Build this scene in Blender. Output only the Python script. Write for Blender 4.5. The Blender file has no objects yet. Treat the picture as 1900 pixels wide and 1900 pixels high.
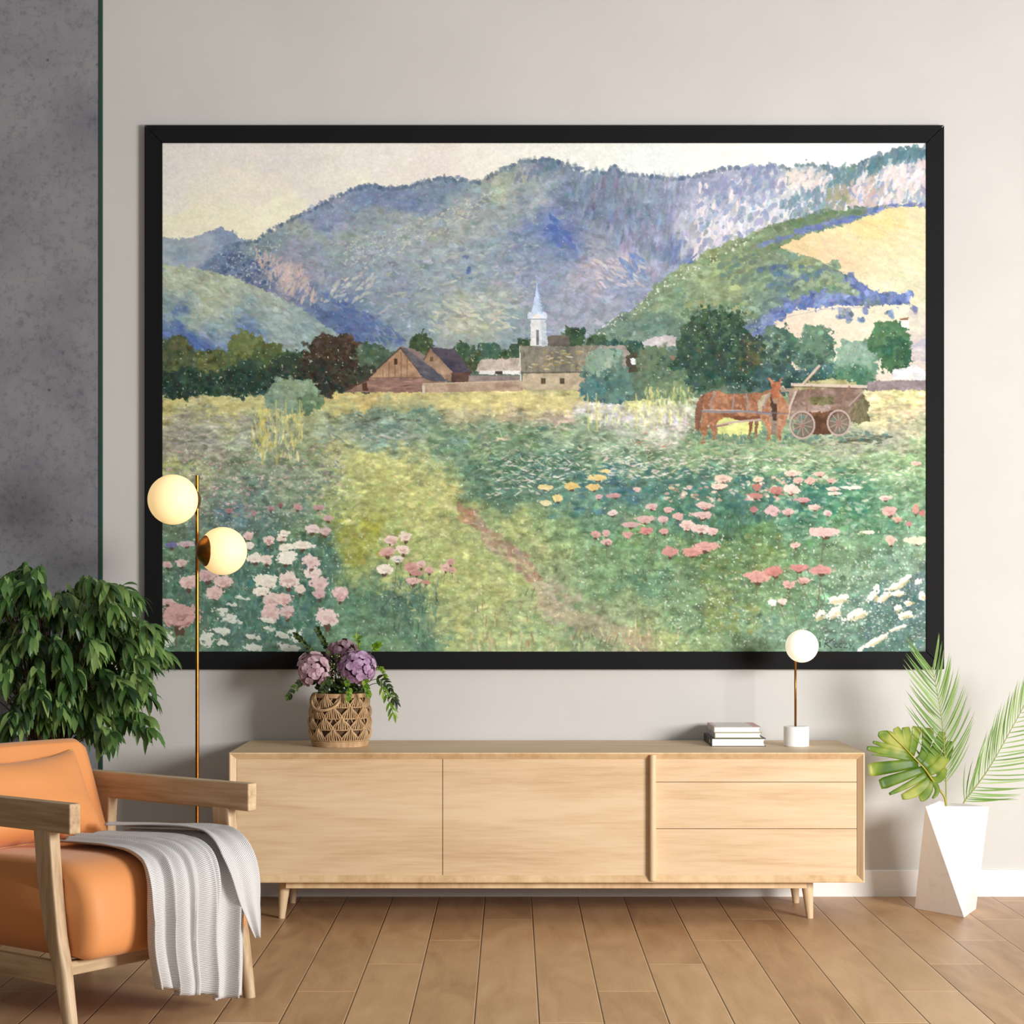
import bpy, bmesh, math, random
from mathutils import Vector, Matrix
random.seed(11)
PI = math.pi
scene = bpy.context.scene
COL = scene.collection
# ---------------------------------------------------------------- camera-space helpers: f=3500 px, horizon at y=1095
FOC, CXP, HOR, EYE = 3500.0, 950.0, 1095.0, 1.149
WALL_Y = 7.086
def P(px, py, Y): return Vector(((px-CXP)*Y/FOC, Y, EYE-(py-HOR)*Y/FOC))
def S(c): return tuple((v/255/12.92 if v/255 <= .04045 else ((v/255+.055)/1.055)**2.4) for v in c)+(1.0,)
# ---------------------------------------------------------------- materials
MATS = {}
def newmat(name):
    m = bpy.data.materials.new(name); m.use_nodes = True
    nt = m.node_tree; b = nt.nodes['Principled BSDF']
    MATS[name] = m
    return m, nt, nt.nodes, nt.links, b
def N(nt, t, **k):
    n = nt.nodes.new(t)
    for a, v in k.items():
        if a.startswith('i_'): n.inputs[int(a[2:]) if a[2:].isdigit() else a[2:].replace('_',' ')].default_value = v
        else: setattr(n, a, v)
    return n
def ramp(nt, stops):
    r = nt.nodes.new('ShaderNodeValToRGB'); e = r.color_ramp.elements
    while len(e) < len(stops): e.new(.5)
    for el, (p, c) in zip(e, stops): el.position = p; el.color = c
    return r
def coords(nt, scale=(1,1,1), rot=(0,0,0)):
    tc = N(nt, 'ShaderNodeTexCoord'); mp = N(nt, 'ShaderNodeMapping')
    mp.inputs['Scale'].default_value = scale; mp.inputs['Rotation'].default_value = rot
    nt.links.new(tc.outputs['Object'], mp.inputs[0]); return mp.outputs[0]
def bump(nt, b, src, strength=.1, dist=.01):
    bn = N(nt, 'ShaderNodeBump'); bn.inputs['Strength'].default_value = strength; bn.inputs['Distance'].default_value = dist
    nt.links.new(src, bn.inputs['Height']); nt.links.new(bn.outputs[0], b.inputs['Normal'])
def mottled(name, c1, c2, scale=8, rough=.6, bumps=0., detail=4, metal=0., mscale=(1,1,1), stops=(.3,.7), bd=.002):
    m, nt, nd, lk, b = newmat(name)
    n = N(nt, 'ShaderNodeTexNoise'); n.inputs['Scale'].default_value = scale; n.inputs['Detail'].default_value = detail
    lk.new(coords(nt, mscale), n.inputs['Vector'])
    r = ramp(nt, [(stops[0], S(c1)), (stops[1], S(c2))]); lk.new(n.outputs[0], r.inputs[0]); lk.new(r.outputs[0], b.inputs['Base Color'])
    b.inputs['Roughness'].default_value = rough; b.inputs['Metallic'].default_value = metal
    if bumps: bump(nt, b, n.outputs[0], bumps, bd)
    return m
def wood(name, c1, c2, c3, axis=0, dens=34, rough=.5, stretch=16):
    """fine straight grain running along the given axis"""
    m, nt, nd, lk, b = newmat(name)
    sc = [1,1,1]; sc[axis] = 1/stretch
    n1 = N(nt, 'ShaderNodeTexNoise'); n1.inputs['Scale'].default_value = dens*2.6; n1.inputs['Detail'].default_value = 5; n1.inputs['Roughness'].default_value = .62
    lk.new(coords(nt, sc), n1.inputs['Vector'])
    sc2 = [1,1,1]; sc2[axis] = 1/7
    n2 = N(nt, 'ShaderNodeTexNoise'); n2.inputs['Scale'].default_value = dens*.34; n2.inputs['Detail'].default_value = 3; n2.inputs['Distortion'].default_value = .8
    lk.new(coords(nt, sc2), n2.inputs['Vector'])
    mx = N(nt, 'ShaderNodeMix'); mx.data_type = 'FLOAT'; mx.inputs[0].default_value = .5
    lk.new(n1.outputs[0], mx.inputs[2]); lk.new(n2.outputs[0], mx.inputs[3])
    r = ramp(nt, [(.34, S(c3)), (.47, S(c2)), (.6, S(c1))]); lk.new(mx.outputs[0], r.inputs[0])
    lk.new(r.outputs[0], b.inputs['Base Color']); b.inputs['Roughness'].default_value = rough
    bump(nt, b, n1.outputs[0], .05, .001)
    return m
def leafmat(name, c1, c2, c3, rough=.42, trans=.25):
    m, nt, nd, lk, b = newmat(name)
    g = N(nt, 'ShaderNodeNewGeometry'); r = ramp(nt, [(0, S(c1)), (.55, S(c2)), (1, S(c3))])
    lk.new(g.outputs['Random Per Island'], r.inputs[0]); lk.new(r.outputs[0], b.inputs['Base Color'])
    b.inputs['Roughness'].default_value = rough
    tr = N(nt, 'ShaderNodeBsdfTranslucent'); ms = N(nt, 'ShaderNodeMixShader'); ms.inputs[0].default_value = trans
    hs = N(nt, 'ShaderNodeHueSaturation'); hs.inputs['Value'].default_value = 1.5; hs.inputs['Hue'].default_value = .48
    lk.new(r.outputs[0], hs.inputs['Color']); lk.new(hs.outputs[0], tr.inputs[0])
    lk.new(b.outputs[0], ms.inputs[1]); lk.new(tr.outputs[0], ms.inputs[2]); lk.new(ms.outputs[0], nd['Material Output'].inputs[0])
    return m
def plain(name, c, rough=.5, metal=0., emit=None, es=1.):
    m, nt, nd, lk, b = newmat(name)
    b.inputs['Base Color'].default_value = S(c); b.inputs['Roughness'].default_value = rough; b.inputs['Metallic'].default_value = metal
    if emit: b.inputs['Emission Color'].default_value = S(emit); b.inputs['Emission Strength'].default_value = es
    return m
# ---------------------------------------------------------------- mesh helpers
def new(): return bmesh.new()
def build(name, bm, mat, parent=None, smooth=False, bevel=0., seg=2, recalc=True, auto=None):
    if recalc: bmesh.ops.recalc_face_normals(bm, faces=bm.faces)
    me = bpy.data.meshes.new(name); bm.to_mesh(me); bm.free()
    o = bpy.data.objects.new(name, me); COL.objects.link(o)
    for mm in (mat if isinstance(mat, (list, tuple)) else [mat]): me.materials.append(mm)
    if smooth: me.shade_smooth()
    if bevel:
        md = o.modifiers.new('edge', 'BEVEL'); md.width = bevel; md.segments = seg; md.limit_method = 'ANGLE'; md.angle_limit = math.radians(40)
    if parent is not None: o.parent = parent
    return o
def tag(o, label=None, cat=None, group=None, kind=None):
    if label: o['label'] = label
    if cat: o['category'] = cat
    if group: o['group'] = group
    if kind: o['kind'] = kind
    return o
def empty(name, loc, rz=0., label=None, cat=None, group=None):
    o = bpy.data.objects.new(name, None); COL.objects.link(o); o.location = loc; o.rotation_euler = (0,0,rz)
    o.empty_display_size = .05
    return tag(o, label, cat, group)
def box(bm, x0, x1, y0, y1, z0, z1, mi=0):
    v = [bm.verts.new(p) for p in [(x0,y0,z0),(x1,y0,z0),(x1,y1,z0),(x0,y1,z0),(x0,y0,z1),(x1,y0,z1),(x1,y1,z1),(x0,y1,z1)]]
    fs = []
    for f in [(0,3,2,1),(4,5,6,7),(0,1,5,4),(1,2,6,5),(2,3,7,6),(3,0,4,7)]:
        fc = bm.faces.new([v[i] for i in f]); fc.material_index = mi; fs.append(fc)
    return v
def prism(bm, rings, cap=True, mi=0):
    """loft closed rings of equal count"""
    vs = [[bm.verts.new(p) for p in r] for r in rings]; n = len(vs[0])
    for a, b in zip(vs[:-1], vs[1:]):
        for i in range(n):
            f = bm.faces.new([a[i], a[(i+1)%n], b[(i+1)%n], b[i]]); f.material_index = mi
    if cap:
        for r in (vs[0][::-1], vs[-1]):
            f = bm.faces.new(r); f.material_index = mi
    return vs
def lathe(bm, prof, n=40, c=(0,0,0), M=None):
    rings = []
    for r, z in prof:
        ring = []
        for i in range(n):
            a = 2*PI*i/n; p = Vector((r*math.cos(a), r*math.sin(a), z))
            ring.append((M @ p if M else p)+Vector(c))
        rings.append(ring)
    return prism(bm, rings)
def tube(bm, pts, rad, n=8, cap=True):
    pts = [Vector(p) for p in pts]; rings = []
    up = Vector((0,0,1))
    for i, p in enumerate(pts):
        t = (pts[min(i+1,len(pts)-1)]-pts[max(i-1,0)]).normalized()
        a = t.cross(up)
        if a.length < .05: a = t.cross(Vector((1,0,0)))
        a.normalize(); b = a.cross(t).normalized()
        r = rad[i] if isinstance(rad, (list, tuple)) else rad
        rings.append([p+(a*math.cos(2*PI*k/n)+b*math.sin(2*PI*k/n))*r for k in range(n)])
    return prism(bm, rings, cap)
def sphere(bm, c, r, seg=32, sz=1.):
    m = Matrix.Translation(c) @ Matrix.Diagonal((1,1,sz,1))
    bmesh.ops.create_uvsphere(bm, u_segments=seg, v_segments=seg//2, radius=r, matrix=m)
def bez(p0, p1, p2, n=8):
    p0, p1, p2 = Vector(p0), Vector(p1), Vector(p2)
    return [p0*(1-t)**2+p1*2*t*(1-t)+p2*t*t for t in [i/n for i in range(n+1)]]
def spline(pts, n=6):
    pts = [Vector(p) for p in pts]; out = []
    for i in range(len(pts)-1):
        a, b, c, d = pts[max(i-1,0)], pts[i], pts[i+1], pts[min(i+2,len(pts)-1)]
        for k in range(n):
            t = k/n
            out.append(.5*((2*b)+(-a+c)*t+(2*a-5*b+4*c-d)*t*t+(-a+3*b-3*c+d)*t**3))
    out.append(pts[-1]); return out
def blade(bm, p, d, L, w, curl=.4, nrm=None, seg=4, fold=.25, down=Vector((0,0,-1)), wp=None):
    """a lanceolate leaf: two strips either side of a folded midrib, bending towards 'down'"""
    d = Vector(d).normalized(); nrm = Vector(nrm) if nrm is not None else Vector((0,0,1))
    side = d.cross(nrm)
    if side.length < .05: side = d.cross(Vector((1,.3,0)))
    side.normalize(); rows = []; q = Vector(p); dd = d.copy()
    for i in range(seg+1):
        t = i/seg
        ww = w*(wp(t) if wp else math.sin(PI*min(1, (t*.93+.05))**.8)**.9)
        nn = side.cross(dd).normalized()
        rows.append((q+side*ww+nn*ww*fold, q.copy(), q-side*ww+nn*ww*fold))
        dd = (dd+down*curl/seg).normalized(); q = q+dd*L/seg
    vs = [[bm.verts.new(x) for x in r] for r in rows]
    for a, b in zip(vs[:-1], vs[1:]):
        bm.faces.new([a[0], a[1], b[1], b[0]]); bm.faces.new([a[1], a[2], b[2], b[1]])
FLOOR_D, FLOOR_M, FLOOR_L = (156,116,80), (180,141,101), (197,160,120)
OAK = ((219,192,156), (211,181,143), (196,164,126))
OAKE = ((222,192,150), (208,175,132), (188,150,106))
ASH = ((206,180,146), (184,156,120), (154,124,90))
ORG1, ORG2 = (214,138,76), (221,146,84)
PAINT_SCALE = .97
WSTR = .36; WLEFT = (.17,.17,.17,1); WMID = (.95,.95,.945,1); WRIGHT = (1.3,1.3,1.29,1)
KLOC = (3.6,2.4,1.55); KTGT = (.0,6.9,1.1); KSX, KSY, KPOW = 1.6, 1.3, 350; KCOL = (1,.99,.975)
EXPO = 0.0
# ---------------------------------------------------------------- watercolour painter (numpy)
import numpy as np
PX0, PY0, PX1, PY1 = 301, 265, 1719, 1209      # extent of the painted sheet, in design units
PS = 0.8
PW, PH = int((PX1-PX0)*PS), int((PY1-PY0)*PS)
rng = np.random.default_rng(7)
IX, IY = np.meshgrid(np.arange(PW), np.arange(PH))
def up(a, h, w):
    y = np.linspace(0, a.shape[0]-1.001, h); x = np.linspace(0, a.shape[1]-1.001, w)
    yi = y.astype(int); xi = x.astype(int)
    fy = y-yi; fx = x-xi
    if a.ndim == 3: fy = fy[:,None,None]; fx = fx[None,:,None]
    else: fy = fy[:,None]; fx = fx[None,:]
    r0 = a[yi]; r1 = a[yi+1]
    r = r0*(1-fy)+r1*fy
    return r[:,xi]*(1-fx)+r[:,xi+1]*fx
def noise(sx, sy=None, octs=3):
    sy = sy or sx
    out = np.zeros((PH,PW)); amp = 1; tot = 0
    for o in range(octs):
        gw = int(PW/max(sx/2**o,1))+3; gh = int(PH/max(sy/2**o,1))+3
        out += amp*up(rng.standard_normal((gh,gw)), PH, PW); tot += amp*amp; amp *= .6
    return out/np.sqrt(tot)*1.2
NA = [noise(5), noise(5)]; NB = [noise(22), noise(22)]; NC = [noise(70), noise(70)]
NF = noise(2.2, 2.2, 1); NG = noise(9, 5, 3); NH = noise(3.5, 3.5, 2); NV = noise(3, 22, 2); NHZ = noise(22, 4, 2)
def cx(x): return (x-PX0)*PS
def cy(y): return (y-PY0)*PS
def raster(poly):
    p = np.array(poly, float); p[:,0] = cx(p[:,0]); p[:,1] = cy(p[:,1])
    m = np.zeros((PH,PW), np.float32)
    q = np.roll(p, -1, 0)
    y0 = max(0, int(p[:,1].min())-1); y1 = min(PH, int(p[:,1].max())+2)
    for y in range(y0, y1):
        for sub in (.25, .75):
            yy = y+sub
            c = (p[:,1] <= yy) != (q[:,1] <= yy)
            if not c.any(): continue
            xs = np.sort(p[c,0]+(yy-p[c,1])/(q[c,1]-p[c,1])*(q[c,0]-p[c,0]))
            for a, b in zip(xs[::2], xs[1::2]):
                ia, ib = int(np.ceil(a-.5)), int(np.ceil(b-.5))
                m[y, max(ia,0):max(ib,0)] += .5
    return m
def warp(m, a=2., b=0., c=0.):
    dx = IX+a*NA[0]+b*NB[0]+c*NC[0]; dy = IY+a*NA[1]+b*NB[1]+c*NC[1]
    return m[np.clip(dy, 0, PH-1).astype(int), np.clip(dx, 0, PW-1).astype(int)]
def ell(x, y, rx, ry):
    n = max(10, int((rx+ry)/2)); t = np.linspace(0, 2*np.pi, n, endpoint=False)
    return list(zip(x+rx*np.cos(t), y+ry*np.sin(t)))
def field(pts, wa=3, wb=10, wc=14, p=3.):
    gh, gw = PH//6, PW//6
    gx, gy = np.meshgrid(np.linspace(PX0,PX1,gw), np.linspace(PY0,PY1,gh))
    P = np.array(pts, float)
    d = ((gx[...,None]-P[:,0])**2+(1.6*(gy[...,None]-P[:,1]))**2+60)**(p/2)
    w = 1/d
    g = (w[...,None]*P[:,2:5]).sum(2)/w.sum(2)[...,None]
    return warp(up(g, PH, PW), wa, wb, wc)/255.
IMG = np.ones((PH,PW,3))*.9
def comp(m, col, alpha=1.):
    global IMG
    a = (m*alpha)[...,None]
    IMG = IMG*(1-a)+col*a
def C(c): return np.array(c, float)/255
def fill(poly, c1, c2=None, rag=1.5, ragb=0., alpha=1., edge=.0):
    m = warp(raster(poly), rag, ragb) if (rag or ragb) else raster(poly)
    col = C(c1)[None,None]
    if c2 is not None:
        t = np.clip(.5+.6*NB[0]+.35*NA[1], 0, 1)[...,None]
        col = C(c1)*(1-t)+C(c2)*t
    col = col*(1+.05*NG[...,None])
    comp(m, col, alpha)
    return m
def region(poly, pts, rag=2, ragb=0, tex=.05, hz=0., **k):
    m = warp(raster(poly), rag, ragb)
    comp(m, field(pts, **k)*(1+tex*NG+hz*NHZ+.5*tex*NH)[...,None])
    return m
def dab(x, y, rx, ry, ang, col, alpha=.7, rag=.45):
    X, Y = cx(x), cy(y); a, b = max(rx*PS,.6), max(ry*PS,.6); R = int(max(a,b)*1.5)+2
    x0, x1, y0, y1 = int(X)-R, int(X)+R+1, int(Y)-R, int(Y)+R+1
    if x0 < 0 or y0 < 0 or x1 > PW or y1 > PH:
        x0, y0, x1, y1 = max(x0,0), max(y0,0), min(x1,PW), min(y1,PH)
        if x1 <= x0 or y1 <= y0: return
    ys, xs = np.mgrid[y0:y1, x0:x1]
    dx, dy = xs-X, ys-Y; ca, sa = np.cos(ang), np.sin(ang)
    u = (dx*ca+dy*sa)/a; v = (-dx*sa+dy*ca)/b
    ox, oy = rng.integers(0, PW-(x1-x0)), rng.integers(0, PH-(y1-y0))
    f = 1+rag*NA[0][oy:oy+y1-y0, ox:ox+x1-x0]-(u*u+v*v)
    m = np.clip(f*min(a,b)*.8+.3, 0, 1)[...,None]*alpha
    IMG[y0:y1, x0:x1] = IMG[y0:y1, x0:x1]*(1-m)+np.asarray(col)*m
def at(x, y):
    return IMG[min(max(int(cy(y)),0),PH-1), min(max(int(cx(x)),0),PW-1)]
def scatter(mask, n):
    ys, xs = np.nonzero(mask > .5)
    if len(ys) == 0: return []
    k = rng.integers(0, len(ys), n)
    return list(zip(xs[k]/PS+PX0, ys[k]/PS+PY0))
def texture(mask, n, rx, ry, ang=0., jit=.06, alpha=.5, asp=.3, cols=None, hue=.03):
    for x, y in scatter(mask, n):
        c = at(x, y) if cols is None else C(cols[rng.integers(len(cols))])
        c = np.clip(c*(1+jit*rng.standard_normal())+hue*rng.standard_normal(3)*np.array([1,.6,1]), 0, 1)
        s = rng.uniform(.5, 1.3)
        dab(x, y, rx*s, ry*s, ang+asp*rng.standard_normal(), c, alpha)
def speck(mask, col, th=1.6, alpha=.6):
    comp(mask*(NF > th), C(col), alpha)
def line(pts, w, col, alpha=.9):
    pts = np.array(pts, float)
    for a, b in zip(pts[:-1], pts[1:]):
        d = b-a; L = np.hypot(*d)+1e-6; n = np.array([-d[1], d[0]])/L*w/2
        m = raster([a+n-d/L*w*.2, b+n+d/L*w*.2, b-n+d/L*w*.2, a-n-d/L*w*.2])
        comp(m, C(col), alpha)
def blob(x, y, rx, ry, c1, c2, lit=None, n=None, rag=3, seedlit=(-.3,-.4), sp=None):
    m = fill(ell(x, y, rx, ry), c1, c2, rag=rag, ragb=3)
    n = n or int(rx*ry/14)+8
    texture(m, n, 5, 3.4, 0, .12, .55, 1.)
    if lit is not None:
        l = warp(raster(ell(x+seedlit[0]*rx, y+seedlit[1]*ry, rx*.75, ry*.62)), 4, 6)*m
        comp(l, C(lit), .45); texture(l, n//2, 4, 3, 0, .1, .5, 1., )
    if sp is not None: speck(m, sp, 1.9, .6)
    return m
# ---- sky
SKY = [(320,280,226,216,204),(400,275,232,222,210),(500,300,228,216,208),(450,350,240,228,200),(350,400,238,229,188),(450,430,242,232,190),
 (600,360,234,222,208),(700,290,238,227,215),(800,320,235,220,208),(900,290,241,232,212),(1100,290,234,235,218),(1200,310,228,235,226),
 (1350,290,240,238,222),(1500,290,238,239,228),(1600,280,240,239,226),(560,400,246,238,196),(330,330,232,222,208),(700,335,243,236,205),(960,280,238,234,220)]
ALL = [(290,255),(1730,255),(1730,1220),(290,1220)]
m = region(ALL, SKY, 0, tex=.012)
top = raster([(290,255),(1730,255),(1730,400),(290,460)])
texture(top, 900, 16, 9, 0, .015, .3, .3, hue=.012)
# ---- distant hill left
m = region([(290,440),(350,441),(372,434),(395,424),(410,420),(425,427),(445,440),(460,447),(500,480),(500,640),(290,640)],
 [(310,450,146,166,170),(350,455,140,160,178),(400,435,128,148,178),(430,440,132,150,182),(380,480,160,170,186),(320,480,160,176,180),(440,470,140,158,186)], 1.2, tex=.03)
texture(m, 300, 8, 4, -.3, .04, .4)
# ---- main massif
MASS = [(360,508),(385,485),(410,463),(430,452),(455,450),(475,446),(500,425),(540,405),(580,385),(620,365),(650,350),(680,342),(720,347),(760,343),(790,334),(825,327),
 (850,331),(885,337),(910,324),(940,309),(965,297),(990,295),(1015,292),(1035,298),(1060,308),(1090,315),(1128,320),(1134,306),(1142,306),(1148,321),(1200,325),(1250,331),
 (1290,324),(1330,315),(1342,309),(1400,311),(1440,305),(1460,312),(1475,307),(1500,302),(1530,309),(1560,312),(1590,305),(1610,294),(1640,289),(1655,277),(1675,272),(1700,276),(1730,284),(1730,660),(360,660)]
MP = [(700,365,114,134,172),(600,395,134,148,182),(640,440,150,166,162),(760,372,114,134,172),(850,350,112,134,160),(800,420,162,168,156),(900,370,140,156,160),(930,345,168,178,146),(1000,330,152,162,172),
 (1020,306,100,124,150),(1060,370,112,128,156),(1150,370,118,134,160),(1200,400,124,138,165),(1250,400,128,142,172),(1270,460,106,122,162),(1282,480,100,116,162),(1100,440,138,150,166),(1030,420,110,130,180),
 (1044,445,92,118,184),(900,450,144,160,166),(800,480,150,166,170),(700,470,142,158,168),(600,480,140,156,170),(560,500,148,150,172),(500,460,126,148,150),(540,525,196,172,174),(450,485,106,126,160),(490,530,104,120,152),
 (425,470,112,134,170),(600,560,112,136,168),(620,600,86,112,164),(650,625,92,116,160),(700,560,132,150,166),(800,560,140,160,160),(900,580,158,170,158),(870,605,168,175,150),(1000,540,136,148,176),(1100,500,166,158,172),
 (1150,490,168,162,178),(1175,510,132,150,186),(1100,580,148,156,172),(950,620,132,152,158),(1050,600,148,156,176),(770,620,128,150,156),(560,440,150,164,158),(520,450,134,152,162),(500,500,120,134,160),(740,410,150,164,160),
 (1200,460,138,146,172),(1230,500,150,156,180),(960,400,150,164,166),(880,410,158,168,160),(1120,410,108,124,152),(1000,480,128,146,176),(860,520,140,158,170),(720,520,136,152,172),(760,440,152,164,168),
 (1300,340,150,158,190),(1300,400,178,180,202),(1345,425,214,206,212),(1310,460,205,200,206),(1400,400,196,200,210),(1380,350,170,174,200),(1350,335,165,165,190),(1480,330,214,200,194),(1450,380,174,188,198),(1500,370,176,192,198),
 (1555,378,150,150,134),(1545,330,134,152,158),(1600,350,206,188,186),(1620,365,182,164,158),(1650,320,212,194,188),(1690,320,218,204,198),(1700,370,198,198,172),(1640,298,104,138,146),(1620,312,104,132,150),(1600,330,130,150,170),
 (1700,285,116,148,150),(1500,308,130,158,170),(1560,318,104,138,150),(1430,320,160,170,192)]
m = region(MASS, MP, 2.6, tex=.05, wa=4, wb=10, wc=8)
lm = m*(IX < cx(1290))
texture(lm, 6500, 8, 3.2, .05, .06, .5, .7)
texture(lm, 1500, 5, 1.6, .1, .10, .5, .5)
upper = warp(raster([(1040,300),(1290,330),(1280,480),(1220,520),(1090,420)]), 3, 5)
texture(upper, 1100, 2.6, 11, .1, .08, .45, .2)
# crag strokes and lights
for poly, n, c, sz, an in [
 ([(640,450),(800,395),(930,345),(900,390),(760,460),(650,520)], 220, (190,192,168), (3.5,1.4), -.35),
 ([(800,560),(960,560),(960,610),(800,620)], 70, (196,198,168), (10,3), .1),
 ([(470,455),(560,500),(600,560),(560,560),(480,500)], 120, (206,178,166), (2.4,8), .2),
 ([(1100,470),(1200,480),(1190,530),(1100,540)], 60, (200,186,186), (8,2.2), .5),
 ([(620,520),(700,500),(680,560),(600,560)], 50, (196,194,180), (7,2.4), -.7),
 ([(700,480),(1000,440),(1000,560),(700,600)], 150, (176,184,172), (6,1.8), .0),
 ([(600,540),(720,600),(760,640),(640,640)], 160, (84,110,166), (7,2.6), .6),
 ([(1020,400),(1060,430),(1060,465),(1030,460)], 26, (84,112,186), (9,4), .6),
 ([(410,470),(500,470),(500,540),(400,510)], 150, (78,98,140), (3,2.4), 0),
 ([(1135,470),(1190,472),(1200,520),(1170,515)], 24, (104,130,188), (9,3), 1.),
 ([(860,460),(880,500),(900,530),(860,520)], 5, (70,92,170), (6,4), 0),
 ([(960,310),(1010,320),(1000,340),(955,340)], 22, (120,132,150), (3.4,4.4), 0)]:
    mm = raster(poly)*m
    texture(mm, n, sz[0], sz[1], an, .05, .62, .3, [c])
# ridge tree fringe
R = MASS[3:-2]
for (x0,y0),(x1,y1) in zip(R[:-1], R[1:]):
    L = np.hypot(x1-x0, y1-y0); k = int(L/3.2)
    for i in range(k):
        t = rng.random(); x = x0+(x1-x0)*t; y = y0+(y1-y0)*t
        c = at(x, y+6)*rng.uniform(.74, .95)
        c = c*.55+C((86,116,150) if x < 1450 else (76,116,126))*.45
        dab(x, y+rng.uniform(-1,4), rng.uniform(2,4.4), rng.uniform(2.4,5), rng.uniform(0,3), c, .7)
speck(lm, (196,204,206), 2.0, .35)
# cliffs: vertical strokes
cl = raster([(1295,345),(1719,292),(1719,380),(1540,392),(1290,480)])*m
texture(cl, 900, 2.6, 10, .35, .06, .5, .25)
texture(cl, 330, 2.6, 13, .35, .04, .75, .25, [(226,216,214),(220,206,204),(214,208,218)])
texture(cl, 260, 4, 8, .4, .05, .7, .5, [(136,150,184),(150,160,196),(128,152,174)])
for poly, n, cols in [([(1340,320),(1440,300),(1440,345),(1300,365)], 60, [(136,146,184)]), ([(1440,380),(1520,340),(1540,390),(1440,410)], 60, [(120,148,170),(106,140,150)]),
 ([(1530,310),(1600,305),(1590,340),(1540,345)], 50, [(96,134,142)]), ([(1610,285),(1719,268),(1719,296),(1650,300),(1610,330)], 90, [(78,118,128),(96,134,146)]),
 ([(1460,320),(1530,318),(1530,345),(1460,350)], 36, [(224,206,192)]), ([(1580,330),(1620,330),(1630,385),(1570,385)], 36, [(196,164,152),(206,186,186)]),
 ([(1650,300),(1719,300),(1719,360),(1640,380)], 60, [(226,206,198),(214,196,196)]), ([(1540,350),(1570,350),(1580,385),(1530,390)], 26, [(150,148,116)])]:
    texture(raster(poly)*m, n, 4, 9, .3, .04, .7, .4, cols)
speck(warp(raster([(640,450),(800,400),(930,350),(890,400),(760,455),(650,500)]),3,6)*m*0+warp(raster([(640,450),(800,400),(930,350),(890,400),(760,455),(650,500)]),3,6), (206,208,184), .9, .45)
speck(warp(raster([(385,500),(420,465),(520,440),(500,500),(560,560),(480,540)]),3,6), (206,206,204), 1.0, .5)
# ---- left green hill
m = region([(290,486),(340,496),(400,504),(430,511),(470,529),(520,551),(560,575),(600,602),(630,620),(700,660),(290,700)],
 [(320,500,176,188,152),(400,520,174,186,150),(350,560,154,174,156),(450,580,138,164,160),(550,600,148,170,166),(330,612,84,114,176),(420,632,98,128,172),(350,625,74,104,174),(580,620,138,164,160),(480,545,168,180,158),(310,590,134,160,156),(500,560,160,178,160)], 1.6, tex=.05)
texture(m, 1900, 7, 2.4, .5, .07, .5, .4); speck(m, (206,212,190), 1.9, .4)
# ---- right green hill
m = region([(1070,640),(1130,595),(1180,565),(1250,500),(1280,484),(1330,461),(1400,432),(1450,411),(1480,404),(1540,392),(1600,385),(1650,379),(1730,380),(1730,690),(1070,690)],
 [(1150,600,112,140,120),(1250,540,126,152,112),(1300,510,136,158,112),(1350,470,138,154,98),(1420,440,116,138,98),(1400,520,124,150,110),(1440,500,112,140,132),(1500,500,142,158,104),(1350,560,112,138,106),(1420,560,108,134,120),
 (1500,530,116,142,110),(1300,600,112,138,112),(1230,590,100,132,114),(1480,552,92,112,168),(1560,545,96,118,178),(1420,590,86,106,160),(1410,612,86,106,160),(1560,390,104,128,108),(1340,500,130,150,104),(1530,510,120,142,108)], 2, 2, tex=.07)
texture(m, 1500, 8, 4, -.4, .12, .5, .5)
ed = raster([(1090,625),(1180,560),(1280,483),(1400,432),(1400,445),(1280,510),(1200,570),(1110,630)])
speck(ed, (214,216,196), 1.0, .7); speck(m, (196,206,170), 2.1, .5)
for poly, n, cols in [([(1400,458),(1450,438),(1520,412),(1620,388),(1719,374),(1719,384),(1620,400),(1500,430),(1440,450)], 130, [(92,112,176),(112,130,186)]),
  ([(1430,418),(1540,393),(1620,388),(1600,396),(1480,420)], 60, [(100,128,88)]),
  ([(1460,490),(1530,500),(1500,540),(1420,540)], 60, [(96,126,120),(84,112,140)]), ([(1330,480),(1400,470),(1420,520),(1340,530)], 60, [(96,126,108)]),
  ([(1400,500),(1460,490),(1450,510)], 14, [(80,108,140)]), ([(1250,560),(1400,560),(1400,600),(1250,600)], 60, [(150,160,100),(92,124,100)])]:
    texture(raster(poly), n, 7, 4.5, -.3, .06, .65, .4, cols)
# ---- corn field and pale field
m = region([(1445,457),(1500,434),(1560,420),(1610,400),(1650,385),(1700,382),(1730,388),(1730,575),(1680,560),(1620,540),(1590,520),(1555,500),(1510,478),(1470,467)],
 [(1460,457,226,190,130),(1550,440,226,202,142),(1640,400,228,202,124),(1700,430,220,206,150),(1600,470,222,198,144),(1560,490,226,190,142),(1680,500,218,208,158),(1650,550,214,208,166),(1700,560,208,202,158)], 1.2, tex=.02)
texture(m, 420, 11, 2.2, .35, .03, .5, .2)
m = region([(1395,660),(1415,612),(1440,590),(1470,572),(1530,566),(1610,566),(1730,562),(1730,720),(1395,720)],
 [(1430,610,218,190,165),(1500,590,222,206,176),(1600,580,218,210,178),(1700,590,214,208,180),(1650,620,216,206,168),(1700,650,200,184,172),(1480,615,222,196,168)], 1.2, tex=.02)
texture(m, 260, 10, 2, .05, .03, .5, .2)
fill([(1405,630),(1420,596),(1445,576),(1470,558),(1500,546),(1560,544),(1606,540),(1640,545),(1692,545),(1695,556),(1610,566),(1530,566),(1470,572),(1440,590),(1418,632)], (92,112,170), (112,132,184), 3, 3)
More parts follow.
